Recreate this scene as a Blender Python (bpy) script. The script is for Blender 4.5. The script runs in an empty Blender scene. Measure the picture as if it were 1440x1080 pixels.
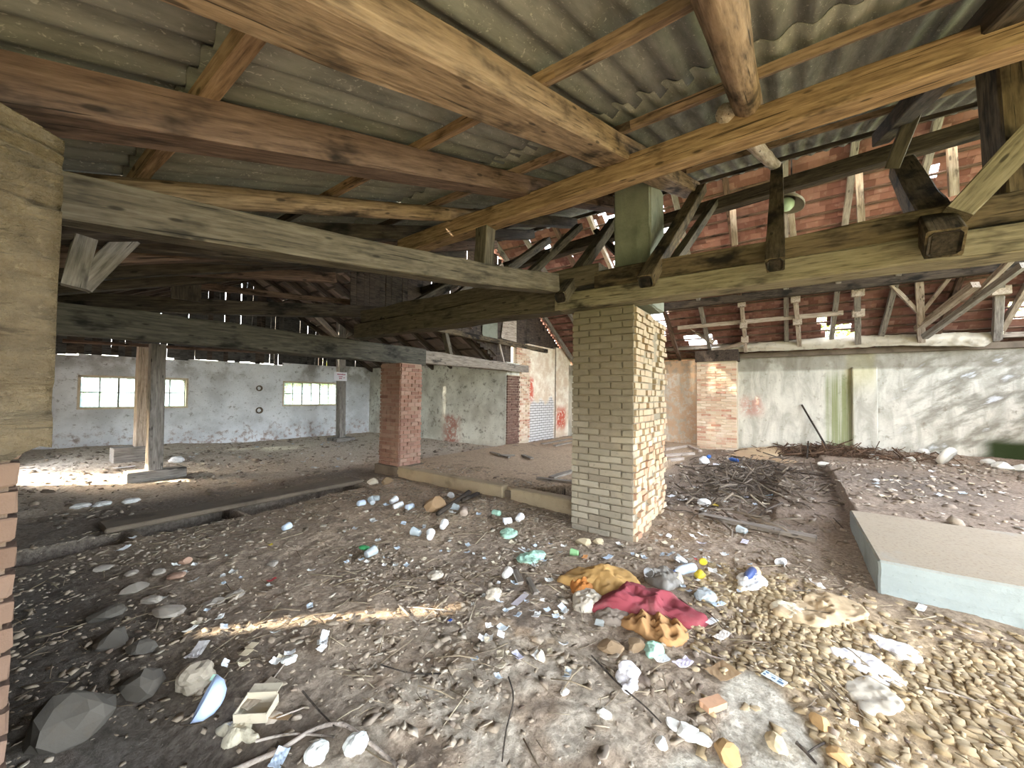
import bpy, bmesh, math, random
import numpy as np
from mathutils import Matrix, Vector
random.seed(7); RNG = np.random.default_rng(7)
S = bpy.context.scene
COL = S.collection
# ------------------------------------------------------------------ camera, sky, sun, exposure
FPX, EYE = 540.0, 1.55
YAW, PITCH, ROLL = math.radians(35.6), math.radians(1.6), math.radians(0.7)
_f = Vector((math.cos(YAW)*math.cos(PITCH), math.sin(YAW)*math.cos(PITCH), math.sin(PITCH)))
_r = Vector((math.sin(YAW), -math.cos(YAW), 0)); _u = _r.cross(_f)
CR = math.cos(ROLL)*_r + math.sin(ROLL)*_u
CU = -math.sin(ROLL)*_r + math.cos(ROLL)*_u
CF = _f
EYEP = Vector((0, 0, EYE))
cam = bpy.data.cameras.new('camera'); camo = bpy.data.objects.new('camera', cam); COL.objects.link(camo)
cam.sensor_width = 36; cam.lens = 36*FPX/1440; cam.clip_start = 0.02; cam.clip_end = 300
M = Matrix.Identity(4)
for i in range(3):
    M[i][0] = CR[i]; M[i][1] = CU[i]; M[i][2] = -CF[i]; M[i][3] = EYEP[i]
camo.matrix_world = M
S.camera = camo
W = bpy.data.worlds.new('sky'); S.world = W; W.use_nodes = True
wn = W.node_tree.nodes; wl = W.node_tree.links
bg = wn['Background']
sky = wn.new('ShaderNodeTexSky'); sky.sky_type = 'NISHITA'; sky.sun_disc = False
sky.sun_elevation = math.radians(24); sky.sun_rotation = math.radians(-45); sky.dust_density = 3.0; sky.ozone_density = 0.6
mixw = wn.new('ShaderNodeMix'); mixw.data_type = 'RGBA'; mixw.inputs[0].default_value = 0.62
mulw = wn.new('ShaderNodeMix'); mulw.data_type = 'RGBA'; mulw.blend_type = 'MULTIPLY'; mulw.inputs[0].default_value = 1.0
wl.new(sky.outputs[0], mulw.inputs[6]); mulw.inputs[7].default_value = (0.35, 0.35, 0.35, 1)
wl.new(mulw.outputs[2], mixw.inputs[6]); mixw.inputs[7].default_value = (0.97, 0.98, 1.0, 1)
wl.new(mixw.outputs[2], bg.inputs[0]); bg.inputs[1].default_value = 2.6
SUN_DIR = Vector((0.75, -0.66, -0.445)).normalized()          # low autumn sun coming in over the far left corner
sun = bpy.data.lights.new('sun', 'SUN'); sun.energy = 6.5; sun.angle = math.radians(1.2); sun.color = (1.0, 0.9, 0.72)
suno = bpy.data.objects.new('sun', sun); COL.objects.link(suno)
suno.rotation_euler = SUN_DIR.to_track_quat('-Z', 'Y').to_euler(); suno.location = (-20, 20, 15)
S.view_settings.view_transform = 'Standard'; S.view_settings.look = 'None'
S.view_settings.exposure = 2.7; S.view_settings.gamma = 1.0; S.view_settings.use_curve_mapping = False
S.cycles.max_bounces = 10; S.cycles.diffuse_bounces = 7; S.cycles.use_denoising = True
S.cycles.sample_clamp_indirect = 8.0
S.cycles.transparent_max_bounces = 8

# ------------------------------------------------------------------ placing helpers (a pixel of the photo -> a point on a real plane)
def ray(u, v): return ((u-720)/FPX)*CR + ((540-v)/FPX)*CU + CF
def PX(u, v, X):
    d = ray(u, v); return EYEP + d*((X-EYEP.x)/d.x)
def PY(u, v, Y):
    d = ray(u, v); return EYEP + d*((Y-EYEP.y)/d.y)
def PZ(u, v, Z):
    d = ray(u, v); return EYEP + d*((Z-EYEP.z)/d.z)
def PROJ(p):
    q = Vector(p)-EYEP; d = q.dot(CF)
    return (720+FPX*q.dot(CR)/d, 540-FPX*q.dot(CU)/d, d)

# ------------------------------------------------------------------ numpy value noise
def _hash(ix, iy, s):
    h = (ix.astype(np.int64)*374761393 + iy.astype(np.int64)*668265263 + s*1274126177) & 0x7fffffff
    h = ((h ^ (h >> 13))*1274126177) & 0x7fffffff
    return ((h ^ (h >> 16)) & 0xffff)/65535.0
def vnoise(x, y, s=0):
    x = np.asarray(x, float); y = np.asarray(y, float)
    ix = np.floor(x); iy = np.floor(y); fx = x-ix; fy = y-iy
    fx = fx*fx*(3-2*fx); fy = fy*fy*(3-2*fy)
    a = _hash(ix, iy, s); b = _hash(ix+1, iy, s); c = _hash(ix, iy+1, s); d = _hash(ix+1, iy+1, s)
    return (a*(1-fx)+b*fx)*(1-fy) + (c*(1-fx)+d*fx)*fy
def fbm(x, y, o=4, s=0):
    t = 0; a = 1; n = 0
    for k in range(o):
        t = t + a*vnoise(x*2**k, y*2**k, s+k*17); n += a; a *= 0.5
    return t/n
def sstep(a, b, x):
    t = np.clip((np.asarray(x, float)-a)/(b-a), 0, 1); return t*t*(3-2*t)
def box_mask(x, y, x0, x1, y0, y1, e):
    return sstep(x0-e, x0, x)*sstep(-x1-e, -x1, -x)*sstep(y0-e, y0, y)*sstep(-y1-e, -y1, -y)

# ------------------------------------------------------------------ node materials
def lin(c):
    return tuple(((x/255)/12.92 if x/255 <= .04045 else ((x/255+.055)/1.055)**2.4) for x in c)
class NT:
    def __init__(s, name):
        s.m = bpy.data.materials.new(name); s.m.use_nodes = True
        s.t = s.m.node_tree; s.n = s.t.nodes; s.b = s.n['Principled BSDF']; s.b.inputs['Specular IOR Level'].default_value = 0.25
    def new(s, k): return s.n.new(k)
    def link(s, a, b): s.t.links.new(a, b)
    def setin(s, sock, v):
        if isinstance(v, bpy.types.NodeSocket): s.link(v, sock)
        elif isinstance(v, (tuple, list)):
            sock.default_value = tuple(v)+(1,) if len(v) == 3 and len(sock.default_value) == 4 else v
        else: sock.default_value = v
    def pos(s): return s.new('ShaderNodeNewGeometry').outputs['Position']
    def objc(s): return s.new('ShaderNodeTexCoord').outputs['Object']
    def mapping(s, v, scale=(1, 1, 1), loc=(0, 0, 0), rnd=False):
        m = s.new('ShaderNodeMapping'); s.link(v, m.inputs[0]); m.inputs['Scale'].default_value = scale
        if rnd:
            o = s.new('ShaderNodeObjectInfo'); k = s.math('MULTIPLY', o.outputs['Random'], 61.0)
            c = s.new('ShaderNodeCombineXYZ')
            for i in range(3): s.link(k, c.inputs[i])
            s.link(c.outputs[0], m.inputs['Location'])
        else: m.inputs['Location'].default_value = loc
        return m.outputs[0]
    def noise(s, v, scale, detail=5, rough=.6, dist=0):
        n = s.new('ShaderNodeTexNoise'); s.link(v, n.inputs['Vector']); n.inputs['Scale'].default_value = scale
        n.inputs['Detail'].default_value = detail; n.inputs['Roughness'].default_value = rough; n.inputs['Distortion'].default_value = dist
        return n.outputs[0]
    def voro(s, v, scale, feat='F1', out='Distance'):
        n = s.new('ShaderNodeTexVoronoi'); n.feature = feat; s.link(v, n.inputs['Vector']); n.inputs['Scale'].default_value = scale
        return n.outputs[out]
    def math(s, op, a, b=None, clamp=False):
        n = s.new('ShaderNodeMath'); n.operation = op; n.use_clamp = clamp; s.setin(n.inputs[0], a)
        if b is not None: s.setin(n.inputs[1], b)
        return n.outputs[0]
    def rng(s, v, a, b, c=0., d=1.):
        n = s.new('ShaderNodeMapRange'); n.interpolation_type = 'SMOOTHSTEP'; s.setin(n.inputs[0], v)
        for i, k in enumerate((a, b, c, d)): n.inputs[i+1].default_value = k
        return n.outputs[0]
    def ramp(s, v, stops):
        n = s.new('ShaderNodeValToRGB'); s.link(v, n.inputs[0]); e = n.color_ramp.elements
        while len(e) < len(stops): e.new(.5)
        for el, (p, c) in zip(e, stops): el.position = p; el.color = tuple(c)+(1,)
        return n.outputs[0]
    def mix(s, f, a, b, mode='MIX'):
        n = s.new('ShaderNodeMix'); n.data_type = 'RGBA'; n.blend_type = mode; s.setin(n.inputs[0], f)
        s.setin(n.inputs[6], a); s.setin(n.inputs[7], b); return n.outputs[2]
    def sep(s, v):
        n = s.new('ShaderNodeSeparateXYZ'); s.link(v, n.inputs[0]); return n.outputs
    def bump(s, h, strength=.5, dist=.02):
        n = s.new('ShaderNodeBump'); s.link(h, n.inputs['Height']); n.inputs['Strength'].default_value = strength
        n.inputs['Distance'].default_value = dist; s.link(n.outputs[0], s.b.inputs['Normal'])
    def done(s, col, rough=.85):
        s.setin(s.b.inputs['Base Color'], col); s.setin(s.b.inputs['Roughness'], rough); return s.m

def wood(name, dark, mid, light, rot=.35, rough=.8, sat=.52):
    ds = lambda c: tuple(sum(c)/3*(1-sat)+k*sat for k in c)
    dark, mid, light = ds(dark), ds(mid), ds(light)
    t = NT(name); o = t.objc()
    v = t.mapping(o, (1.2, 14, 14), rnd=True); v2 = t.mapping(o, (1.0, 2.2, 2.2), rnd=True)
    g = t.noise(v, 3.0, 6, .65); bl = t.noise(v2, 2.2, 4, .6)
    c = t.ramp(g, [(.25, lin(dark)), (.5, lin(mid)), (.75, lin(light))])
    c = t.mix(t.rng(bl, .62-rot*.35, .78-rot*.2), c, tuple(x*.45 for x in lin(dark)))
    bl2 = t.noise(v2, 4.7, 3, .5); c = t.mix(t.rng(bl2, .55, .8, 0, .55), c, lin(light))
    cr = t.noise(t.mapping(o, (.7, 30, 30), rnd=True), 2.0, 3, .5)
    crk = t.rng(cr, .66, .70)
    c = t.mix(t.math('MULTIPLY', crk, .8), c, tuple(x*.25 for x in lin(dark)))
    kn = t.voro(t.mapping(o, (1.6, 5, 5), rnd=True), 2.2)
    c = t.mix(t.rng(kn, .16, .08, 0, .75), c, tuple(x*.35 for x in lin(dark)))
    t.bump(t.math('SUBTRACT', g, crk), .5, .012)
    return t.done(c, rough)
def plain(name, c, rough=.6, dirt=.35, scale=18, bumpy=.2, trans=0., metal=0., dc=(96, 84, 70)):
    t = NT(name); v = t.mapping(t.objc(), rnd=True); n = t.noise(v, scale, 4, .6)
    col = t.mix(t.rng(n, .5, .75, 0, dirt), lin(c), lin(dc))
    if bumpy: t.bump(n, bumpy, .01)
    if trans: t.b.inputs['Transmission Weight'].default_value = trans
    t.b.inputs['Metallic'].default_value = metal
    return t.done(col, rough)
def brickmat(name, stops, wash=.25, washc=(190, 180, 160), soot=.3, smear=None):
    t = NT(name); o = t.new('ShaderNodeObjectInfo').outputs['Random']
    c = t.ramp(o, [(i/max(1, len(stops)-1), lin(k)) for i, k in enumerate(stops)])
    p = t.pos(); n = t.noise(p, 16, 5, .65); n2 = t.noise(p, 3.1, 4, .6)
    c = t.mix(t.rng(n2, .5, .7, 0, wash), c, lin(washc)); c = t.mix(t.rng(n, .55, .75, 0, soot), c, lin((62, 50, 40)))
    if smear:
        z = t.sep(p)[2]; c = t.mix(t.math('MULTIPLY', t.rng(t.math('ADD', z, t.math('MULTIPLY', n2, .5)), 1.25, 1.7, .15, .8), t.rng(n2, .3, .5, .6, 1)), c, lin(smear))
    t.bump(n, .6, .012); return t.done(c, .92)

MAT = {}
MAT['tie'] = wood('grey_brown_timber', (48, 39, 28), (100, 85, 62), (130, 113, 86), .3)
MAT['crossdark'] = wood('greenish_dark_timber', (46, 43, 33), (80, 74, 58), (104, 96, 78), .3)
MAT['orange'] = wood('orange_brown_timber', (80, 50, 22), (160, 110, 60), (200, 150, 92), .15)
MAT['tiedark'] = wood('dark_brown_timber', (46, 37, 25), (92, 76, 52), (118, 100, 72), .25)
MAT['darkwood'] = wood('dark_timber', (34, 25, 19), (74, 57, 42), (104, 84, 62), .4)
MAT['redwood'] = wood('red_brown_timber', (50, 30, 21), (112, 74, 54), (142, 100, 74), .3)
MAT['yellowwood'] = wood('yellowish_timber', (76, 63, 38), (134, 117, 80), (158, 141, 102), .2)
MAT['rottenwood'] = wood('mouldering_timber', (46, 30, 16), (108, 82, 46), (134, 108, 66), .55)
MAT['logwood'] = wood('bark_timber', (60, 38, 22), (150, 108, 68), (186, 142, 96), .35)
MAT['greywood'] = wood('weathered_grey_timber', (84, 76, 68), (140, 128, 116), (170, 158, 146), .15)
MAT['palewood'] = wood('pale_dry_timber', (112, 88, 66), (178, 150, 124), (208, 186, 162), .1)
MAT['endgrain'] = wood('end_grain', (26, 18, 12), (58, 42, 28), (78, 60, 42), .5)
MAT['board'] = wood('old_board', (36, 26, 20), (78, 58, 44), (104, 80, 62), .3)
MAT['boarddark'] = wood('dark_grey_board', (38, 36, 34), (72, 68, 64), (96, 92, 86), .3)
MAT['plank'] = wood('dusty_plank', (80, 66, 52), (138, 118, 96), (164, 146, 122), .15)
MAT['brick_buff'] = brickmat('buff_brick', [(136, 127, 112), (152, 143, 128), (128, 117, 103), (162, 153, 138), (142, 131, 115)], .4, (176, 164, 140), .4, (106, 97, 80))
MAT['brick_rough'] = brickmat('rough_pinkish_brick', [(176, 146, 116), (196, 172, 142), (160, 118, 92), (186, 160, 130), (150, 128, 100)], .4, (208, 194, 168), .3, (150, 134, 110))
MAT['brick_red'] = brickmat('red_brick', [(138, 102, 86), (154, 118, 102), (124, 90, 76), (164, 134, 118), (142, 106, 92)], .4, (176, 150, 132), .3)
MAT['brick_left'] = brickmat('brown_red_brick', [(98, 78, 66), (110, 90, 78), (88, 69, 58)], .35, (116, 98, 82), .2)
MAT['brick_shaded'] = brickmat('shaded_red_brick', [(104, 78, 66), (116, 90, 78), (94, 70, 60)], .2, (120, 104, 92), .5)  # darker copy of the red brick, shade of the end face painted in
MAT['brick_pale'] = brickmat('whitewashed_brick', [(196, 170, 146), (214, 196, 174), (178, 128, 106), (206, 186, 160), (186, 152, 126)], .5, (226, 216, 200), .22)

def mortarmat(name, c, c2):
    t = NT(name); p = t.pos(); n = t.noise(p, 22, 6, .7); n2 = t.noise(p, 2.5, 4)
    t.bump(n, .9, .02); return t.done(t.mix(n2, t.mix(n, lin(c), lin(c2)), lin(c2)), .95)
MAT['mortar'] = mortarmat('sandy_mortar', (106, 96, 80), (134, 123, 104))
MAT['mortar_red'] = mortarmat('reddish_mortar', (128, 100, 84), (158, 134, 116))
MAT['mortar_left'] = mortarmat('brown_mortar', (88, 72, 60), (112, 94, 80))
MAT['mortar_pale'] = mortarmat('pale_mortar', (170, 150, 124), (206, 192, 168))

def asb():
    t = NT('asbestos_cement'); p = t.pos(); o = t.objc()
    n = t.noise(t.mapping(o, (1.0, 5, 5), rnd=True), 3, 5, .65); n2 = t.noise(p, 1.1, 4, .6)
    c = t.ramp(n, [(.3, lin((104, 104, 99))), (.55, lin((132, 132, 126))), (.8, lin((150, 149, 142)))])
    c = t.mix(t.rng(n2, .48, .72, 0, .5), c, lin((92, 95, 86)))
    fl = t.noise(t.mapping(o, (9, 16, 16), rnd=True), 3.4, 3, .6, 1.2)
    c = t.mix(t.rng(fl, .60, .70, 0, .7), c, lin((184, 182, 172)))
    c = t.mix(t.rng(t.voro(t.mapping(o, (1, 1.6, 1.6), rnd=True), 9), .10, .05, 0, .6), c, lin((188, 184, 166)))
    t.bump(n, .2, .006); return t.done(c, .9)
MAT['asbestos'] = asb()
def tilemat():
    t = NT('clay_tile'); o = t.new('ShaderNodeNewGeometry').outputs['Random Per Island']; p = t.pos(); o2 = t.new('ShaderNodeObjectInfo').outputs['Random']
    c = t.ramp(t.math('FRACT', t.math('ADD', o, o2)), [(0, lin((104, 70, 62))), (.35, lin((130, 92, 83))), (.7, lin((146, 110, 100))), (1, lin((116, 80, 72)))])
    n = t.noise(p, 9, 5, .6); c = t.mix(t.rng(n, .52, .75, 0, .5), c, lin((166, 140, 130))); c = t.mix(t.rng(t.noise(p, 1.3, 3), .5, .7, 0, .6), c, lin((78, 54, 48)))
    t.bump(n, .4, .006); return t.done(c, .85)
MAT['tile'] = tilemat()
def greytile():
    t = NT('sooty_tile'); o = t.new('ShaderNodeNewGeometry').outputs['Random Per Island']
    c = t.ramp(o, [(0, lin((84, 74, 66))), (.5, lin((118, 104, 96))), (1, lin((134, 116, 108)))]); return t.done(c, .9)
MAT['greytile'] = greytile()

def floor_mat():
    t = NT('dirt_floor'); a = t.new('ShaderNodeVertexColor'); a.layer_name = 'soil_shade'; p = t.pos()
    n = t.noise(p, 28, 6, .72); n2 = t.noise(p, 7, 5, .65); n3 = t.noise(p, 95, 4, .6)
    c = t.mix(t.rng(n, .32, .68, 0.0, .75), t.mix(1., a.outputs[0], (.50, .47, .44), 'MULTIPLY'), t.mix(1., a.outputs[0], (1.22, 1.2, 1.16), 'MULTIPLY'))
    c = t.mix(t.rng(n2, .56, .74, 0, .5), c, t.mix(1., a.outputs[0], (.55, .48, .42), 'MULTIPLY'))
    c = t.mix(t.rng(n3, .66, .74, 0, .5), c, lin((190, 180, 162)))
    h = t.math('ADD', t.math('MULTIPLY', n, .7), t.math('MULTIPLY', n3, .3)); t.bump(h, .8, .02)
    return t.done(c, .95)
MAT['floor'] = floor_mat()
def concrete(name, a, b, st=(110, 100, 88), dust=None):
    t = NT(name); p = t.pos(); n = t.noise(p, 6, 6, .65); n2 = t.noise(p, 40, 5, .6); n3 = t.noise(p, 1.8, 4)
    c = t.mix(n, lin(a), lin(b)); c = t.mix(t.rng(n3, .5, .68, 0, .55), c, lin(st)); c = t.mix(t.rng(n2, .6, .72, 0, .4), c, lin(st))
    if dust:
        nz = t.sep(t.new('ShaderNodeNewGeometry').outputs['True Normal'])[2]; c = t.mix(t.math('MULTIPLY', t.rng(nz, .6, .9), t.rng(n3, .25, .45, .6, 1)), c, t.mix(t.rng(n2, .45, .7, 0, .6), lin(dust), lin((128, 112, 92))))
    t.bump(n2, .5, .01); return t.done(c, .92)
MAT['concrete'] = concrete('pale_concrete', (124, 131, 130), (148, 156, 154), (104, 108, 104), (150, 136, 116))
MAT['slabface'] = concrete('dusty_concrete', (146, 128, 102), (168, 152, 126), (92, 78, 62))
MAT['kerb'] = concrete('dark_kerb_concrete', (96, 86, 74), (120, 106, 92), (62, 54, 46))
MAT['columnplaster'] = concrete('greenish_grey_plaster', (112, 114, 102), (136, 138, 124), (80, 84, 72))
def lplaster():
    t = NT('brownish_lime_plaster'); p = t.pos(); n = t.noise(p, 5, 6, .68); n2 = t.noise(p, 26, 6, .7); cr = t.noise(t.mapping(p, (1.2, 1.2, 7)), 2.6, 5, .6, .5)
    c = t.mix(t.rng(n, .35, .65), lin((84, 74, 60)), lin((112, 100, 82))); c = t.mix(t.rng(cr, .60, .70, 0, .75), c, lin((56, 47, 37))); c = t.mix(t.rng(n2, .58, .72, 0, .5), c, lin((66, 56, 44)))
    c = t.mix(t.rng(n2, .42, .3, 0, .5), c, lin((128, 116, 96)))
    t.bump(t.math('SUBTRACT', t.math('ADD', n, t.math('MULTIPLY', n2, .5)), cr), 1.0, .05); return t.done(c, .95)
MAT['leftplaster'] = lplaster()

def walls():
    # cool whitewash with specks, bare patches and brick showing low down
    t = NT('cool_whitewash'); p = t.pos(); x, y, z = t.sep(p)
    n = t.noise(p, 1.3, 5, .6); n2 = t.noise(p, 7, 6, .68); n3 = t.noise(t.mapping(p, (1, 1, 2.6)), 19, 4, .6)
    c = t.mix(t.rng(n, .36, .68), lin((224, 226, 230)), lin((190, 192, 195)))
    c = t.mix(t.rng(n2, .56, .70, 0, .8), c, lin((132, 130, 126))); c = t.mix(t.rng(n3, .64, .70, 0, .85), c, lin((98, 94, 88)))
    low = t.math('MULTIPLY', t.rng(z, .75, .15), t.rng(n2, .50, .60)); c = t.mix(t.math('MULTIPLY', low, .55), c, lin((150, 118, 104)))
    top = t.math('MULTIPLY', t.rng(z, 1.7, 2.4), t.rng(n, .45, .6)); c = t.mix(t.math('MULTIPLY', top, .6), c, lin((122, 112, 100)))
    t.bump(n2, .6, .03); MAT['white_back'] = t.done(c, .9)
    t = NT('dirty_whitewash'); p = t.pos(); x, y, z = t.sep(p)
    n = t.noise(p, 1.1, 5, .6); n2 = t.noise(p, 6, 6, .68); n3 = t.noise(t.mapping(p, (1, 1, 1.6)), 15, 4, .6)
    c = t.mix(t.rng(n, .34, .66), lin((226, 226, 218)), lin((182, 180, 170)))
    c = t.mix(t.rng(n2, .53, .68, 0, .8), c, lin((118, 112, 102))); c = t.mix(t.rng(n3, .63, .69, 0, .9), c, lin((82, 70, 58)))
    st = t.math('MULTIPLY', t.rng(t.math('ABSOLUTE', t.math('SUBTRACT', y, 8.9)), .55, .1), t.rng(z, .95, .75)); c = t.mix(t.math('MULTIPLY', t.math('MULTIPLY', st, t.rng(n2, .4, .5)), .8), c, lin((164, 104, 90)))
    t.bump(n2, .7, .03); MAT['white_side'] = t.done(c, .9)
    # right wall: lime wash with rain streaks, green algae stripes, red patch
    t = NT('streaked_lime_plaster'); p = t.pos(); x, y, z = t.sep(p)
    n = t.noise(p, 1.2, 5, .6); n2 = t.noise(p, 5.5, 6, .68); vs = t.noise(t.mapping(p, (1, 1.7, .55)), 1.9, 5, .62, .6)
    dg = t.math('ADD', t.math('MULTIPLY', y, .55), t.math('MULTIPLY', z, .83)); dv = t.new('ShaderNodeCombineXYZ'); t.link(dg, dv.inputs[0]); t.link(t.math('MULTIPLY', t.math('SUBTRACT', y, z), .25), dv.inputs[1])
    ds = t.noise(dv.outputs[0], 4.2, 4, .55)
    c = t.mix(t.rng(vs, .34, .68), lin((204, 200, 188)), lin((164, 160, 148)))
    c = t.mix(t.math('MULTIPLY', t.rng(y, -1.8, -3.0), t.rng(ds, .42, .62)), c, lin((134, 130, 118)))
    c = t.mix(t.math('MULTIPLY', t.rng(y, -1.8, -3.0), t.rng(ds, .60, .70, 0, .8)), c, lin((208, 210, 214)))
    c = t.mix(t.rng(n2, .56, .72, 0, .7), c, lin((124, 116, 100)))
    g = t.math('MULTIPLY', t.rng(t.math('ABSOLUTE', t.math('SUBTRACT', y, -1.12)), .34, .18), t.rng(z, 2.5, 1.9)); gs = t.noise(t.mapping(p, (1, 7, .12)), 2.6, 3)
    c = t.mix(t.math('MULTIPLY', g, t.rng(gs, .34, .56, .35, .9)), c, lin((128, 134, 92)))
    g2 = t.math('MULTIPLY', t.rng(t.math('ABSOLUTE', t.math('SUBTRACT', y, -1.55)), .35, .2), t.rng(z, 1.5, 2.3)); c = t.mix(t.math('MULTIPLY', g2, .5), c, lin((188, 180, 128)))
    r = t.math('MULTIPLY', t.rng(t.math('ABSOLUTE', t.math('SUBTRACT', y, .85)), .42, .12), t.rng(t.math('ABSOLUTE', t.math('SUBTRACT', z, 1.3)), .42, .1))
    c = t.mix(t.math('MULTIPLY', t.math('MULTIPLY', r, t.rng(n2, .40, .52)), .65), c, lin((176, 118, 102)))
    top = t.math('MULTIPLY', t.rng(z, 2.28, 2.36), t.rng(n, .3, .5, .35, 1)); c = t.mix(t.math('MULTIPLY', top, .62), c, lin((102, 94, 80)))
    gg = t.math('MULTIPLY', t.rng(y, -3.45, -3.8), t.rng(z, .8, .55)); c = t.mix(gg, c, lin((44, 54, 26)))
    gap = t.rng(t.math('ABSOLUTE', t.math('SUBTRACT', y, 2.9)), .85, .6); c = t.mix(t.math('MULTIPLY', gap, t.rng(n2, .42, .56, .25, .85)), c, lin((190, 158, 128)))
    t.bump(n2, .7, .03); MAT['lime_right'] = t.done(c, .9)
    # brick wall with peeled lime: red patches, blackened grid low down
    t = NT('peeled_lime_brickwork'); p = t.pos(); x, y, z = t.sep(p)
    n = t.noise(p, 2.2, 5, .65); n2 = t.noise(p, 8, 6, .7)
    bt = t.new('ShaderNodeTexBrick'); bv = t.new('ShaderNodeCombineXYZ'); t.link(x, bv.inputs[0]); t.link(z, bv.inputs[1]); t.link(bv.outputs[0], bt.inputs['Vector'])
    bt.inputs['Scale'].default_value = 1; bt.inputs['Brick Width'].default_value = .27; bt.inputs['Row Height'].default_value = .085; bt.inputs['Mortar Size'].default_value = .008
    c = t.mix(t.rng(n, .36, .62), lin((238, 228, 210)), lin((212, 190, 164))); c = t.mix(t.rng(n2, .58, .72, 0, .75), c, lin((156, 128, 104)))
    lo = t.math('MULTIPLY', t.rng(t.math('ADD', z, t.math('MULTIPLY', t.math('SUBTRACT', n, .5), 1.2)), 1.5, 1.2), t.rng(t.math('ABSOLUTE', t.math('SUBTRACT', x, 11.3)), 1.0, .8))
    c = t.mix(lo, c, t.mix(bt.outputs['Fac'], lin((204, 200, 196)), lin((70, 62, 56))))
    a = t.math('MULTIPLY', t.rng(t.math('ABSOLUTE', t.math('SUBTRACT', x, 10.55)), .36, .16), t.rng(t.math('ABSOLUTE', t.math('SUBTRACT', z, 1.75)), .55, .2))
    b = t.math('MULTIPLY', t.rng(t.math('ABSOLUTE', t.math('SUBTRACT', x, 12.75)), .5, .2), t.rng(t.math('ABSOLUTE', t.math('SUBTRACT', z, .7)), .55, .2))
    c = t.mix(t.math('MULTIPLY', t.math('MAXIMUM', a, b), t.rng(n2, .38, .5)), c, lin((196, 96, 74)))
    c = t.mix(t.rng(t.math('ABSOLUTE', t.math('SUBTRACT', x, 12.3)), .05, .025, 0, .8), c, lin((104, 88, 72)))
    h = t.math('SUBTRACT', n2, t.math('MULTIPLY', bt.outputs['Fac'], .5)); t.bump(h, .8, .03); MAT['peeled'] = t.done(c, .92)
walls()

# ------------------------------------------------------------------ mesh helpers
def link(name, me, mat=None, parent=None, mw=None):
    o = bpy.data.objects.new(name, me); COL.objects.link(o)
    if me is not None and mat is not None and not me.materials: me.materials.append(mat)
    mw = mw if mw is not None else Matrix.Identity(4)
    if parent is not None:
        o.parent = parent; o.matrix_basis = wmat(parent).inverted() @ mw
    else: o.matrix_basis = mw
    return o
def wmat(o): return (wmat(o.parent) @ o.matrix_basis) if o.parent else o.matrix_basis.copy()
TAGGED = []
def tag(o, label, cat, group=None, kind=None):
    o['label'] = label; o['category'] = cat; TAGGED.append(o)
    if group: o['group'] = group
    if kind: o['kind'] = kind
    return o
def thing(name, loc, label, cat, group=None, kind=None):
    o = bpy.data.objects.new(name, None); COL.objects.link(o); o.matrix_basis = Matrix.Translation(loc); o.empty_display_size = .1
    return tag(o, label, cat, group, kind)
def mesh(name, verts, faces, smooth=False):
    me = bpy.data.meshes.new(name); me.from_pydata([tuple(v) for v in verts], [], [tuple(f) for f in faces])
    if smooth: me.polygons.foreach_set('use_smooth', [True]*len(me.polygons))
    me.update(); return me
def np_mesh(name, V, Fq):
    """fast mesh from an (n,3) array and an (m,k) face array"""
    me = bpy.data.meshes.new(name); m, k = Fq.shape
    me.vertices.add(len(V)); me.vertices.foreach_set('co', V.astype(np.float32).ravel())
    me.loops.add(m*k); me.loops.foreach_set('vertex_index', Fq.astype(np.int32).ravel())
    me.polygons.add(m); me.polygons.foreach_set('loop_start', np.arange(0, m*k, k, dtype=np.int32))
    me.update(calc_edges=True); me.validate(); return me
def bm_mesh(name, bm, smooth=False):
    me = bpy.data.meshes.new(name); bmesh.ops.recalc_face_normals(bm, faces=bm.faces[:]); bm.to_mesh(me); bm.free()
    if smooth: me.polygons.foreach_set('use_smooth', [True]*len(me.polygons))
    return me
def add_box(bm, lo, hi, bev=0.0):
    r = bmesh.ops.create_cube(bm, size=1)
    vs = r['verts']
    for v in vs: v.co = Vector(((lo[i]+hi[i])/2 + v.co[i]*(hi[i]-lo[i]) for i in range(3)))
    if bev:
        es = list({e for v in vs for e in v.link_edges}); bmesh.ops.bevel(bm, geom=es, offset=bev, segments=1, affect='EDGES')
def frame(p0, p1, up=(0, 0, 1)):
    p0 = Vector(p0); p1 = Vector(p1); x = (p1-p0); L = x.length; x.normalize(); up = Vector(up)
    y = up.cross(x)
    if y.length < 1e-4: y = Vector((0, 1, 0)).cross(x)
    y.normalize(); z = x.cross(y)
    m = Matrix.Identity(4)
    for i in range(3): m[i][0] = x[i]; m[i][1] = y[i]; m[i][2] = z[i]; m[i][3] = p0[i]
    return m, L
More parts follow.
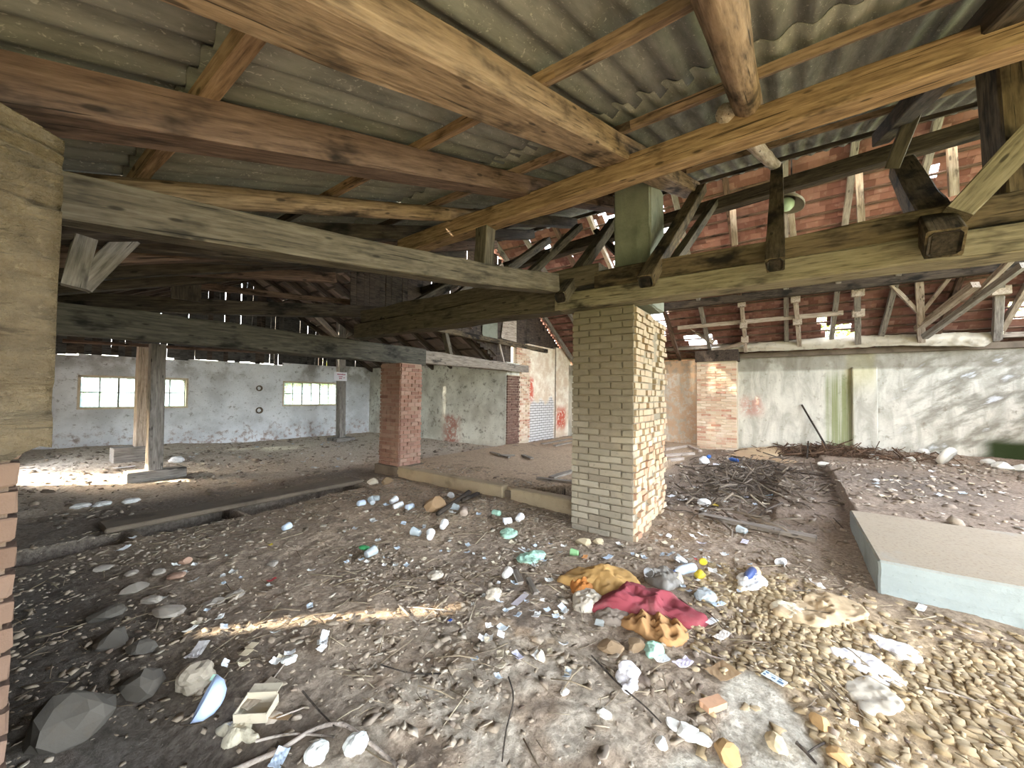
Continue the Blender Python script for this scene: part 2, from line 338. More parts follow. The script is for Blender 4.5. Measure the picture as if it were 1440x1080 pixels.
def beam_mesh(L, w, h, w1=None, h1=None, round_=False, jit=.006, seg=None, bow=0.0, cham=.12):
    """timber along +X, hewn: chamfered section, slightly uneven along its length"""
    w1 = w1 or w; h1 = h1 or h; seg = seg or max(3, min(14, int(L/.35)))
    if round_: sec = [(math.cos(a*math.tau/12)*.5, math.sin(a*math.tau/12)*.5) for a in range(12)]
    else:
        c = cham*.5; q = .5-c
        sec = [(-q, -.5), (q, -.5), (.5, -q), (.5, q), (q, .5), (-q, .5), (-.5, q), (-.5, -q)]
    n = len(sec); V = []; F = []
    ph = random.random()*50
    for i in range(seg+1):
        t = i/seg; ww = w+(w1-w)*t; hh = h+(h1-h)*t
        oy = (vn1(ph+t*L*.9)-.5)*jit*2.5; oz = (vn1(ph+9+t*L*.8)-.5)*jit*2.5 - bow*math.sin(math.pi*t)
        for k, (a, b) in enumerate(sec):
            j = (vn1(ph+k*3.1+t*L*2.2)-.5)*jit*2
            V.append((t*L, a*ww+oy+j*(1 if a > 0 else -1), b*hh+oz+j*(1 if b > 0 else -1)))
    for i in range(seg):
        for k in range(n):
            F.append((i*n+k, i*n+(k+1) % n, (i+1)*n+(k+1) % n, (i+1)*n+k))
    F.append(tuple(range(n-1, -1, -1))); F.append(tuple(seg*n+k for k in range(n)))
    return mesh('timber', V, F, round_)
def vn1(x):
    i = math.floor(x); f = x-i; f = f*f*(3-2*f)
    h = lambda k: (math.sin(k*127.1+11.7)*43758.5453) % 1.0
    return h(i)*(1-f)+h(i+1)*f
def beam(name, p0, p1, w, h, mat, label=None, cat=None, parent=None, up=(0, 0, 1), group=None, **k):
    m, L = frame(p0, p1, up)
    o = link(name, beam_mesh(L, w, h, **k), MAT[mat] if isinstance(mat, str) else mat, parent, m)
    if label: tag(o, label, cat or 'beam', group)
    return o
def lathe(prof, n=14, cap0=True, cap1=False):
    V = []; F = []
    for r, z in prof:
        for k in range(n): V.append((r*math.cos(k*math.tau/n), r*math.sin(k*math.tau/n), z))
    for i in range(len(prof)-1):
        for k in range(n): F.append((i*n+k, i*n+(k+1) % n, (i+1)*n+(k+1) % n, (i+1)*n+k))
    if cap0: F.append(tuple(range(n-1, -1, -1)))
    if cap1: F.append(tuple((len(prof)-1)*n+k for k in range(n)))
    return V, F
def stone_mesh(name, r, seed, flat=.6, sub=2, rough=.3):
    bm = bmesh.new(); bmesh.ops.create_icosphere(bm, subdivisions=sub, radius=1)
    rs = random.Random(seed); pl = [(Vector((rs.uniform(-1, 1), rs.uniform(-1, 1), rs.uniform(-1, 1))).normalized(), rs.uniform(.5, .85)) for _ in range(9)]
    for v in bm.verts:
        for n_, d in pl:
            k = v.co.dot(n_)
            if k > d: v.co -= n_*(k-d)
        v.co += v.normal*rs.uniform(-.5, .5)*rough*.25
        v.co = Vector((v.co.x*r, v.co.y*r*.8, v.co.z*r*flat))
    return bm_mesh(name, bm)

# ================================================================== TERRAIN
RAISE = .27
def height(x, y):
    x = np.asarray(x, float); y = np.asarray(y, float)
    b = .05*(fbm(x*.9, y*.9, 3, 3)-.5) + .035*(fbm(x*3.1, y*3.1, 3, 8)-.5) + .022*(fbm(x*11, y*11, 3, 21)-.5) + .008*(vnoise(x*34, y*34, 31)-.5)
    h = b + .22*sstep(8.5, 13.4, y)*sstep(5.5, 1.0, x)
    h = h + .05*np.exp(-((x-3.3)**2/.5+(y-4.6)**2/1.2)) + .06*np.exp(-((x-3.9)**2/.25+(y-3.9)**2/.6))     # rubble heap before the slab
    slab = box_mask(x, y, 4.72, 13.3, 2.15, 6.4, .02)*(1-sstep(8.5, 10.5, x)*.55)
    h = h*(1-.75*slab) + .16*slab
    hole = box_mask(x, y, 4.86, 6.1, 2.1, 3.15, .03)*(1-box_mask(x, y, 4.8, 6.2, 3.1-(x-4.86)*.6, 9, .03)) + box_mask(x, y, 8.8, 10.4, 2.5, 3.1, .03)
    h = h - .55*hole
    up = sstep(5.6, 6.1, x)*sstep(.25, .1, y)*.12*sstep(13, 8, x) + box_mask(x, y, 4.3, 13.3, -6, -.66, .05)*.13
    ramp = sstep(.9, -.6, y)*sstep(4.1, 6.2, x)*.06
    h = h + np.maximum(up, ramp)
    h = h + .14*sstep(12.6, 13.3, x)*sstep(1.2, -.4, y) + .05*sstep(2.6, .6, x)*sstep(.2, -1.8, y)
    tr = (box_mask(x, y, 1.12, 1.98, 5.60, 6.22, .03) + box_mask(x, y, 2.12, 3.75, 5.62, 6.22, .03) + .45*box_mask(x, y, .25, .95, 5.55, 5.9, .06))
    h = h - .5*tr
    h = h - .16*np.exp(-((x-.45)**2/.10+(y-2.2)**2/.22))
    return h
def screed_mask(x, y):
    d = ((x-2.12)/.46)**2+((y-.08-(x-2.1)*.12)/.20)**2; e = ((x-1.72)/.22)**2+((y-.12)/.3)**2
    return sstep(1.25, .75, np.minimum(d, e)+.55*(fbm(x*6, y*6, 3, 41)-.5))
def H(x, y): return float(height(np.array([x]), np.array([y]))[0])
def at(u, v, lift=0.0):
    """where the photo's pixel meets the ground"""
    d = ray(u, v); p = PZ(u, v, 0.0)
    for _ in range(8):
        h = H(p.x, p.y); p = EYEP + d*((h-EYE)/d.z)
    return Vector((p.x, p.y, H(p.x, p.y)+lift))
def spaced(lo, hi, c, a, k, mx):
    r = [c]
    while r[-1] < hi: r.append(r[-1]+min(mx, max(a, k*abs(r[-1]-c))))
    l = [c]
    while l[-1] > lo: l.append(l[-1]-min(mx, max(a, k*abs(l[-1]-c))))
    return np.array(l[:0:-1]+r)
gx = spaced(-1.35, 13.5, 1.5, .018, .009, .06); gy = spaced(-5.2, 13.5, 1.2, .018, .009, .045)
GX, GY = np.meshgrid(gx, gy); GZ = height(GX, GY)
V = np.stack([GX.ravel(), GY.ravel(), GZ.ravel()], 1)
ny, nx = GX.shape; idx = np.arange(ny*nx).reshape(ny, nx)
Fq = np.stack([idx[:-1, :-1], idx[:-1, 1:], idx[1:, 1:], idx[1:, :-1]], -1).reshape(-1, 4)
me = np_mesh('floor', V, Fq)
# which soil lies where (dry clods, mulch, painted shade by the near pillar, pale screed ...)
x, y = GX.ravel(), GY.ravel(); nz = fbm(x*1.3, y*1.3, 4, 77); nz2 = fbm(x*5, y*5, 3, 55)
def blend(c, m, k): return c*(1-m[:, None]) + np.array(lin(k))[None]*m[:, None]
c = np.tile(np.array(lin((138, 120, 100))), (len(x), 1))
c = blend(c, sstep(.42, .66, nz)*.6, (120, 106, 92))
c = blend(c, box_mask(x, y, 4.7, 13.3, 2.1, 6.4, .1)*.85, (142, 120, 94))
c = blend(c, sstep(6.6, 8.2, y)*.9, (168, 156, 140))
c = blend(c, box_mask(x, y, -1, 4.4, 6.0, 7.0, .5)*.7, (88, 82, 76))
c = blend(c, sstep(4.6, 6.2, x)*sstep(2.2, 1.6, y)*.85, (104, 88, 74))
c = blend(c, sstep(4.5, 5.5, x)*sstep(-.5, -.8, y)*.7, (128, 110, 92))
c = blend(c, np.exp(-((x-8.6)**2/4+(y+1.6)**2/1.1))*.7, (72, 66, 60))
c = blend(c, sstep(4.3, 3.4, x)*sstep(.55, -.3, y-(x-2.6)*.25)*.9, (150, 128, 94))
c = blend(c, screed_mask(x, y)*.95, (160, 153, 138))
c = blend(c, np.clip(1.3*np.exp(-((x-1.5)**2/.5+(y-1.1)**2/.5)), 0, 1)*sstep(.30, .60, nz2)*.8, (160, 150, 134))
c = blend(c, sstep(1.5, .3, x)*sstep(1.3, 2.0, y)*sstep(7, 4.5, y)*.85, (56, 54, 51))  # shade beside the near pillar, painted as darker ground
c = blend(c, box_mask(x, y, 4.86, 6.1, 2.1, 3.15, .06)*(GZ.ravel() < .1), (34, 31, 28))  # shade inside the slab hole, put into the ground colour
c = blend(c, np.exp(-((x-3.6)**2/2.2+(y-4.6)**2/2.0))*.75, (162, 138, 112))
c = blend(c, (sstep(.30, .22, nz2))*.5, (84, 72, 62))
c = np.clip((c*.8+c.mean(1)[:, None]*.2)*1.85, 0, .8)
att = me.color_attributes.new('soil_shade', 'FLOAT_COLOR', 'POINT')
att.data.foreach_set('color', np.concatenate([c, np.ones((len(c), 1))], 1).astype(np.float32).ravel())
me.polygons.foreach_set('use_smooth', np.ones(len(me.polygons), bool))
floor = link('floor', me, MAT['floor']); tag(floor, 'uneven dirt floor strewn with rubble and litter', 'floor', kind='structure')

gm = plain('outside_grass_soil', (120, 122, 78), .95, .6, 2.0, .3)
bm = bmesh.new()
for lo, hi in (((-60, 13.8, -.4), (80, 80, -.05)), ((-60, -60, -.4), (80, -5.15, -.05)), ((-60, -5.15, -.4), (-1.5, 13.8, -.05)), ((13.7, -5.15, -.4), (80, 13.8, -.05))): add_box(bm, lo, hi)
tag(link('ground', bm_mesh('ground', bm), gm), 'grassy earth outside around the building', 'ground', kind='structure')

# ================================================================== WALLS
def wall(name, boxes, mat, label, bev=0):
    bm = bmesh.new()
    for lo, hi in boxes: add_box(bm, lo, hi, bev)
    return tag(link(name, bm_mesh(name, bm), MAT[mat]), label, 'wall', kind='structure')
W1 = (1.38, 3.41, 1.08, 1.89); W2 = (5.85, 7.78, 1.08, 1.91)
yb0, yb1 = 13.4, 13.75
wall('wall_back', [((.2, yb0, -.3), (W1[0], yb1, 2.34)), ((W1[0], yb0, -.3), (W1[1], yb1, W1[2])), ((W1[0], yb0, W1[3]), (W1[1], yb1, 2.38)),
     ((W1[1], yb0, -.3), (W2[0], yb1, 2.42)), ((W2[0], yb0, -.3), (W2[1], yb1, W2[2])), ((W2[0], yb0, W2[3]), (W2[1], yb1, 2.5)), ((W2[1], yb0, -.3), (9.3, yb1, 2.54))],
     'white_back', 'speckled whitewashed end wall with two multi-pane windows')
wall('wall_side', [((9.065, 6.70, -.3), (9.4, 13.4, 2.52)), ((9.07, 6.68, 2.14), (9.72, 7.1, 2.5)), ((9.4, 7.1, -.3), (9.8, 7.35, 2.52))], 'white_side', 'stained whitewashed wall between the corner and the brick pier')
mid = wall('wall_middle', [((10.45, 6.86, -.3), (12.26, 7.2, 3.22)), ((12.33, 6.86, -.3), (13.5, 7.2, 3.3)), ((12.2, 6.95, -.3), (12.4, 7.2, 3.25)), ((9.74, 6.9, -.3), (10.5, 7.18, 3.12))], 'peeled',
           'brick wall with flaking lime, red patches and a dark joint')
wall('wall_right', [((13.35, -5.2, -.3), (13.7, 6.9, 2.72))], 'lime_right', 'streaked lime plastered wall with green stripes and a red patch')
wall('wall_left_shade', [((-1.5, .55, -.3), (-1.3, 4.9, 2.0)), ((-1.5, 5.18, -.3), (-1.3, 6.9, 2.12)), ((-1.5, 4.9, -.3), (-1.3, 5.18, 1.30)),
     ((.0, 6.9, -.3), (.25, 10.0, 2.62)), ((.0, 11.2, -.3), (.25, 13.75, 2.62)), ((.0, 10.0, 1.3), (.25, 11.2, 2.62)), ((-1.5, 6.9, -.3), (.0, 7.1, 2.42))],
     'leftplaster', 'rough unseen outer wall behind the near pillar, placed to block light')  # unseen wall put in to darken the left corner, slotted for sun streaks
wall('wall_front_shade', [((8.6, -5.5, -.3), (13.7, -5.2, 2.75))], 'leftplaster', 'unseen outer wall added to dim the streaked wall')  # out of view, added to cut the daylight on the streaked wall
# pilaster on the right wall
wall('trim_1', [((13.2, -1.86, -.1), (13.4, -1.38, 2.38))], 'lime_right', 'shallow plastered pilaster on the streaked wall', .02)
wall('trim_2', [((13.25, -5.2, 2.72), (13.62, 2.3, 2.86))], 'rottenwood' if False else 'kerb', 'flat wall plate course on top of the streaked wall')

# ------------------------------------------------------------------ bricks
def brick_meshes():
    out = []
    for s in range(5):
        rs = random.Random(s); bm = bmesh.new(); add_box(bm, (-.5, -.5, -.5), (.5, .5, .5), .045)
        for v in bm.verts: v.co += Vector((rs.uniform(-.02, .02), rs.uniform(-.05, .05), rs.uniform(-.05, .05)))
        out.append(bm_mesh('brick', bm))
    return out
def brick_face(parent, org, ud, nd, width, z0, z1, mats, L=.26, Hc=.075, jit=.006, off=0, miss=.0, skip=None, cut=.012):
    """running-bond bricks, each an object; org = lower near corner, ud along the face, nd outward"""
    ud = Vector(ud); nd = Vector(nd); up = Vector((0, 0, 1)); ms = brick_sets[mats]; k = 0
    n = int((z1-z0)/Hc)
    for r in range(n):
        z = z0+(r+.5)*Hc; u = -(L*.5 if (r+off) % 2 else 0)
        while u < width-.02:
            a = max(u, 0); b = min(u+L, width); u += L
            if b-a < .05: continue
            if skip and skip((a+b)/2, z): continue
            if random.random() < miss: continue
            dep = .06+random.uniform(-jit, jit)
            cpos = Vector(org)+ud*((a+b)/2)+up*z+nd*(dep/2-.047)
            m = Matrix.Identity(4); hh = Hc-cut-random.uniform(0, .006)
            for i in range(3):
                m[i][0] = ud[i]*(b-a-cut); m[i][1] = nd[i]*dep; m[i][2] = up[i]*hh; m[i][3] = cpos[i]
            m = m @ Matrix.Rotation(random.uniform(-.012, .012), 4, 'Y')
            o = bpy.data.objects.new('brick', random.choice(ms)); COL.objects.link(o); o.parent = parent
            o.matrix_basis = Matrix.Translation(-parent.matrix_basis.translation) @ m; k += 1
    return k
brick_sets = {}
for k in ('brick_buff', 'brick_rough', 'brick_red', 'brick_left', 'brick_pale', 'brick_shaded'):
    ms = brick_meshes()
    for q in ms: q.materials.append(MAT[k])
    brick_sets[k] = ms
def core(name, parent, boxes, mat):
    bm = bmesh.new()
    for lo, hi in boxes: add_box(bm, lo, hi)
    return link(name, bm_mesh(name, bm), MAT[mat], parent)

# central pillar: buff bricks; far leg behind a vertical groove
X0, X1, Y0, Y1, ZT = 4.14, 5.58, 1.34, 2.08, 2.55
cp = thing('brick_pillar', (4.85, 1.7, 0), 'thick buff brick pillar in the middle carrying the long beam', 'pillar')
core('mortar_core', cp, [((X0+.012, Y0+.012, -.1), (4.86, Y1-.01, ZT)), ((4.84, Y0+.10, -.1), (5.0, Y1-.01, ZT)), ((4.97, Y0+.05, -.1), (X1, Y1-.01, ZT))], 'mortar')
brick_face(cp, (X0, Y0, 0), (0, 1, 0), (-1, 0, 0), Y1-Y0, -.02, ZT, 'brick_buff', jit=.007)
brick_face(cp, (X0, Y0, 0), (1, 0, 0), (0, -1, 0), .72, -.02, ZT, 'brick_rough', L=.15, jit=.022, off=1, miss=.03)
brick_face(cp, (5.0, Y0+.04, 0), (1, 0, 0), (0, -1, 0), .58, -.02, ZT, 'brick_rough', L=.15, jit=.026, miss=.05, skip=lambda a, z: a < .2 and 2.1 < z < 2.35)
# red pillar at the slab corner
rp = thing('brick_pillar', (4.95, 6.2, 0), 'slim red brick pillar at the corner of the raised slab', 'pillar')
core('mortar_core', rp, [((4.68, 5.94, .16), (5.18, 6.53, 2.13))], 'mortar_red')
core('plinth', rp, [((4.60, 5.86, -.2), (5.22, 6.58, .17))], 'kerb')
brick_face(rp, (4.67, 5.93, 0), (0, 1, 0), (-1, 0, 0), .61, .17, 2.13, 'brick_red', jit=.006)
brick_face(rp, (4.67, 5.93, 0), (1, 0, 0), (0, -1, 0), .52, .17, 2.13, 'brick_red', jit=.009, off=1, miss=.03, L=.17)
# near left pillar: bricks bare below, lime plaster above
lp = thing('brick_pillar', (-.4, 2.0, 0), 'near pillar with lime plaster above and bare brown bricks below', 'pillar')
core('mortar_core', lp, [((-.9, 1.752, -.4), (.062, 2.28, 1.5))], 'mortar_left')
brick_face(lp, (-.9, 1.75, 0), (1, 0, 0), (0, -1, 0), .985, -.3, 1.44, 'brick_left', jit=.005, off=0, L=.29)
brick_face(lp, (.058, 1.77, 0), (0, 1, 0), (1, 0, 0), .53, -.3, 1.44, 'brick_left', jit=.01, off=1, L=.27, skip=lambda a, z: False)
def plaster_slab():
    nu, nw, V, F = 46, 60, [], []
    for side in (0, 1):
        for j in range(nw+1):
            for i in range(nu+1):
                s = i/nu; t = j/nw; z = 1.38+t*(2.42-1.38)
                xx = -.9+s*1.03; q_ = fbm(np.array([xx*2.2+z*.8]), np.array([z*13]), 3, 14)[0]; yy = 1.73-.05*(fbm(np.array([xx*5]), np.array([z*5]), 3, 4)[0]) - .03*(fbm(np.array([xx*14]), np.array([z*14]), 3, 9)[0]) + .02*t + (.035 if q_ > .66 else 0)
                if j == 0: z += .10*(vn1(i*.4)-.5)
                if t > .75: z -= (t-.75)/.25*(.10*max(0, (s-.6)/.4)+.05*vn1(i*.3))
                if side: yy = 2.34
                V.append((xx, yy, z))
    n = (nu+1)*(nw+1)
    for j in range(nw):
        for i in range(nu):
            a = j*(nu+1)+i; F.append((a, a+1, a+nu+2, a+nu+1)); F.append((n+a, n+a+nu+1, n+a+nu+2, n+a+1))
    def strip(l):
        for a, b in zip(l[:-1], l[1:]): F.append((a, a+n, b+n, b))
    strip([i for i in range(nu+1)][::-1]); strip([nw*(nu+1)+i for i in range(nu+1)])
    strip([j*(nu+1)+nu for j in range(nw+1)][::-1]); strip([j*(nu+1) for j in range(nw+1)])
    return mesh('plaster', V, F, True)
po = link('plaster', plaster_slab(), MAT['leftplaster'], lp); po['label'] = 'thick cracked lime plaster coat'
# pier at the end of the brick wall, and the brick pier of the right wall
pr = thing('brick_pier', (10.1, 6.9, 0), 'reddish brick pier ending the flaking wall beyond the slab', 'pier')
core('mortar_core', pr, [((9.72, 6.80, -.1), (10.46, 7.16, 3.1)), ((9.09, 6.675, -.1), (9.74, 7.12, 2.14))], 'mortar_pale')
brick_face(pr, (9.075, 6.66, 0), (1, 0, 0), (0, -1, 0), .64, .02, 2.14, 'brick_shaded', L=.2, jit=.008, cut=.004)
brick_face(pr, (9.71, 6.79, 0), (1, 0, 0), (0, -1, 0), .78, .1, 3.12, 'brick_pale', L=.27, jit=.012, skip=lambda a, z: z > 2.2 and a < .0)
brick_face(pr, (9.71, 6.79, 0), (0, 1, 0), (-1, 0, 0), .38, .1, 2.15, 'brick_red', L=.2, jit=.008)
pq = thing('brick_pier', (13.0, 1.7, 0), 'pale bare brick pier against the streaked wall beyond the middle pillar', 'pier')
core('mortar_core', pq, [((12.86, 1.19, -.1), (13.36, 2.24, 2.62))], 'mortar_pale')
brick_face(pq, (12.85, 1.18, 0), (0, 1, 0), (-1, 0, 0), 1.06, .0, 2.6, 'brick_pale', L=.27, jit=.02, miss=.05)
core('lintel', pq, [((12.78, 1.14, 2.62), (13.36, 2.28, 2.95))], 'board')

# ------------------------------------------------------------------ windows
def glassmat():
    t = NT('dirty_window_glass'); p = t.pos(); n = t.noise(p, 9, 4, .6); n2 = t.noise(p, 26, 4, .65, 1.0)
    tr = t.new('ShaderNodeBsdfTransparent'); tl = t.new('ShaderNodeBsdfTranslucent'); gl = t.new('ShaderNodeBsdfGlossy'); gl.inputs['Roughness'].default_value = .08
    tr.inputs[0].default_value = (.50, .57, .60, 1)
    t.setin(tl.inputs[0], t.mix(t.rng(n2, .55, .68), (.36, .44, .47), (.14, .2, .24)))
    a = t.new('ShaderNodeMixShader'); t.link(t.rng(n, .40, .62, .25, .75), a.inputs[0]); t.link(tr.outputs[0], a.inputs[1]); t.link(tl.outputs[0], a.inputs[2])
    b = t.new('ShaderNodeMixShader'); b.inputs[0].default_value = .05; t.link(a.outputs[0], b.inputs[1]); t.link(gl.outputs[0], b.inputs[2])
    t.link(b.outputs[0], t.n['Material Output'].inputs['Surface']); return t.m
MAT['glass'] = glassmat()
MAT['steel'] = plain('rusty_grey_steel', (104, 100, 92), .6, .4, 30, .2)
MAT['reveal'] = plain('cream_window_surround', (206, 192, 168), .9, .4, 9, .3)
def window(n, w, cols, rows, label):
    x0, x1, z0, z1 = w; t = thing('window_%d' % n, ((x0+x1)/2, yb0, z0), label, 'window', kind='structure')
    bm = bmesh.new(); e = .045
    for lo, hi in (((x0, yb0-.012, z1-e), (x1, yb0+.34, z1)), ((x0, yb0-.02, z0), (x1, yb0+.34, z0+e)), ((x0, yb0-.012, z0), (x0+e, yb0+.34, z1)), ((x1-e, yb0-.012, z0), (x1, yb0+.34, z1))): add_box(bm, lo, hi, .004)
    link('surround', bm_mesh('surround', bm), MAT['reveal'], t)
    xa, xb, za, zb = x0+e, x1-e, z0+e, z1-e; yf = yb0+.10; cw = (xb-xa)/cols; rh = (zb-za)/rows
    for i in range(cols+1):
        k = .016 if i % 2 == 0 else .009; bm = bmesh.new(); add_box(bm, (xa+i*cw-k, yf-.015, za), (xa+i*cw+k, yf+.02, zb), .003); link('mullion', bm_mesh('mullion', bm), MAT['steel'], t)
    for j in range(rows+1):
        bm = bmesh.new(); add_box(bm, (xa, yf-.012, za+j*rh-.010), (xb, yf+.016, za+j*rh+.010), .003); link('transom', bm_mesh('transom', bm), MAT['steel'], t)
    for i in range(cols):
        for j in range(rows):
            if (n, i, j) in ((1, 0, 0), (1, 1, 0), (2, 2, 0), (2, 3, 0), (2, 2, 1), (2, 4, 0)): pass
            bm = bmesh.new(); add_box(bm, (xa+i*cw+.008, yf-.002, za+j*rh+.008), (xa+(i+1)*cw-.008, yf+.002, za+(j+1)*rh-.008)); link('pane', bm_mesh('pane', bm), MAT['glass'], t)
    return t
window(1, W1, 6, 2, 'long steel window seen behind the two wooden posts')
window(2, W2, 6, 2, 'steel window with yellow leaves outside beside the signed post')

# ------------------------------------------------------------------ bushes outside
def leaf_mat(name, a, b):
    t = NT(name); o = t.new('ShaderNodeNewGeometry').outputs['Random Per Island']
    t.b.inputs['Subsurface Weight'].default_value = 0; c = t.mix(o, lin(a), lin(b)); return t.done(c, .7)
def bush(loc, R, Hh, n, mat, label, seed):
    t = thing('autumn_bush', loc, label, 'bush'); rs = np.random.default_rng(seed)
    d = rs.normal(size=(n, 3)); d /= np.linalg.norm(d, axis=1)[:, None]; r = rs.uniform(.55, 1, n)[:, None]
    lump = .75+.5*fbm(d[:, 0]*2+5, d[:, 2]*2+seed, 2, seed)[:, None]
    P = d*r*lump*np.array([R, R, Hh/2])+np.array([0, 0, Hh/2])+np.array(loc)
    a = rs.normal(size=(n, 3)); a /= np.linalg.norm(a, axis=1)[:, None]; b = np.cross(a, rs.normal(size=(n, 3))); b /= np.linalg.norm(b, axis=1)[:, None]
    s = rs.uniform(.05, .11, n)[:, None]
    V = np.stack([P-a*s, P-b*s*.5, P+a*s, P+b*s*.5], 1).reshape(-1, 3)
    o = link('foliage', np_mesh('foliage', V, np.arange(n*4).reshape(-1, 4)), mat, t); o['kind'] = 'stuff'
    for k in range(3): beam('stem', Vector(loc)+Vector((.1*k-.1, 0, -.1)), Vector(loc)+Vector((.5*k-.5, .2*k-.2, Hh*.6)), .06, .06, 'darkwood', parent=t, round_=True, w1=.02, h1=.02)
ly = leaf_mat('yellow_leaf', (206, 196, 70), (150, 160, 54)); lg = leaf_mat('green_leaf', (96, 122, 52), (150, 160, 80))
bush((1.6, 17.2, -.1), 1.15, 1.75, 2600, ly, 'yellow bush low outside the long window', 3)
bush((9.2, 18.2, -.1), 1.6, 3.4, 3600, ly, 'tall yellow bush outside the window by the signed post', 5)
bush((16.0, -1.0, -.1), 1.3, 5.0, 2600, lg, 'green tree top glimpsed through the missing roof tiles', 9)
bush((17.0, -5.5, -.1), 1.8, 5.6, 2600, lg, 'green tree beyond the roof gap at the far end of the streaked wall', 11)

# ================================================================== CEILING: corrugated lean-to on rafters and battens
SL = .344; ANG = math.atan(SL)
def zr(X): return 3.5+SL*(X-3.1)                     # underside of the rafters
ceil = thing('ceiling', (3, 1, 3.4), 'lean-to roof of corrugated grey sheets on battens and rafters', 'roof', kind='structure')
XA, XE = -1.55, 6.95
def rafter(y, w, h, mat, xa=XA, xb=6.1, dy=0, label=None, **k):
    o = beam('rafter', (xa, y, zr(xa)+h/2), (xb, y+dy, zr(xb)+h/2), w, h, mat, parent=ceil, **k)
    if label: o['label'] = label
rafter(1.14, .24, .17, 'logwood', label='broad lit rafter over the near bay')
rafter(2.08, .20, .17, 'redwood', label='reddish rafter with a worm-eaten edge')
rafter(3.02, .15, .15, 'logwood', round_=True, xb=3.5, label='stripped log rafter')
rafter(3.06, .15, .15, 'darkwood', xa=3.4)
rafter(.20, .17, .17, 'logwood', round_=True, xb=3.75, label='round pole rafter ending above the orange beam')
rafter(.34, .13, .13, 'palewood', round_=True, xa=3.0, xb=6.1, dy=-.26, label='spliced continuation of the pole rafter')
for yy, mm in ((3.95, 'darkwood'), (4.85, 'redwood'), (5.75, 'darkwood'), (6.6, 'darkwood'), (-.92, 'darkwood'), (-1.95, 'redwood'), (-3.0, 'darkwood'), (-4.1, 'darkwood')): rafter(yy, .16, .16, mm)
for i, xx in enumerate([-.65, .53, 1.69, 2.85, 4.0, 5.15, 6.3]):
    if i == 6:
        beam('batten', (xx, -5.0, zr(xx)+.2), (xx, 6.95, zr(xx)+.2), .07, .05, 'darkwood', parent=ceil, up=(-SL, 0, 1)); continue
    for a, b in ((-5.0, .95), (.95, 3.3), (3.3, 6.9)):
        o = beam('batten', (xx, a, zr(xx)+.195), (xx, b+.06, zr(xx)+.195), .07, .055, random.choice(['orange', 'logwood', 'redwood']) if a < 3 else 'darkwood', parent=ceil, up=(-SL, 0, 1))
def sheet_mesh(L, Wd, amp=.022, wl=.177):
    n = int(Wd/wl*8); V = []; F = []; sx = 4
    for s in (0, 1):
        for i in range(sx+1):
            for k in range(n+1):
                yy = k*Wd/n; V.append((i*L/sx, yy-Wd/2, amp*math.sin(yy/wl*math.tau)+s*.007))
    m = (sx+1)*(n+1)
    for i in range(sx):
        for k in range(n):
            a = i*(n+1)+k; F.append((a, a+n+1, a+n+2, a+1)); F.append((m+a, m+a+1, m+a+n+2, m+a+n+1))
    for k in range(n): F.append((k, k+1, m+k+1, m+k)); b = sx*(n+1)+k; F.append((b, m+b, m+b+1, b+1))
    for i in range(sx): a = i*(n+1); F.append((a, m+a, m+a+n+1, a+n+1)); b = a+n; F.append((b, b+n+1, m+b+n+1, m+b))
    return mesh('corrugated_sheet', V, F, True)
shm = sheet_mesh(2.42, 1.10); shm.materials.append(MAT['asbestos'])
rowp = (XE-XA)/math.cos(ANG)/4
for r in range(4):
    for k in range(12):
        s0 = r*rowp; xx = XA+s0*math.cos(ANG); yy = -4.5+k*1.0619
        z = zr(xx)+.26+.012*(k % 2)-.010*r+.02
        m = Matrix.Translation((xx-.08, yy, z+random.uniform(0, .008))) @ Matrix.Rotation(-ANG, 4, 'Y') @ Matrix.Rotation(random.uniform(-.006, .006), 4, 'Z')
        link('corrugated_sheet', shm, None, ceil, m)

# ================================================================== TILE ROOF over the right bay
TS = .6; TA = math.atan(TS)
def zt(X): return 3.02+TS*(13.35-X)
roof = thing('roof', (10.5, 1, 4.5), 'red clay tile roof sloping down to the streaked wall', 'roof', kind='structure')
XT = 7.6
for i in range(13):
    y = -4.8+i*.96
    beam('rafter', (13.6, y, zt(13.6)-.08), (XT, y, zt(XT)-.08), .10, .12, random.choice(['redwood', 'palewood', 'greywood']), parent=roof)
gauge = .335; slope_len = (13.75-XT)/math.cos(TA); nrow = int(slope_len/gauge)
for r in range(nrow+1):
    s = r*gauge; xx = 13.7-s*math.cos(TA); zz = zt(13.7)+s*math.sin(TA)
    beam('lath', (xx, -5.1, zz+.0), (xx, 6.9, zz+.0), .045, .03, 'redwood', parent=roof, up=(TS, 0, 1), jit=.004, seg=5)
bm = bmesh.new(); add_box(bm, (-.2, -.1, -.007), (.2, .1, .007), .004); tm = bm_mesh('tile', bm)
for v in tm.vertices: v.co.z += .020*math.cos(v.co.y/.1*1.45)
tm.materials.append(MAT['tile'])
tiles = []
HOLES = [(PX(1178, 467, 12.9), .33, .24), (PX(1300, 240, 8.2), .10, .12), (PX(1432, 432, 12.0), .3, .2), (PX(1245, 300, 9), .02, .03)]
HPTS = []
for (u, v, ru, rv) in ((1178, 467, 20, 11), (1301, 241, 7, 7), (1434, 432, 16, 8), (985, 476, 16, 4), (1322, 262, 4, 12)):
    HPTS.append((u, v, ru, rv))
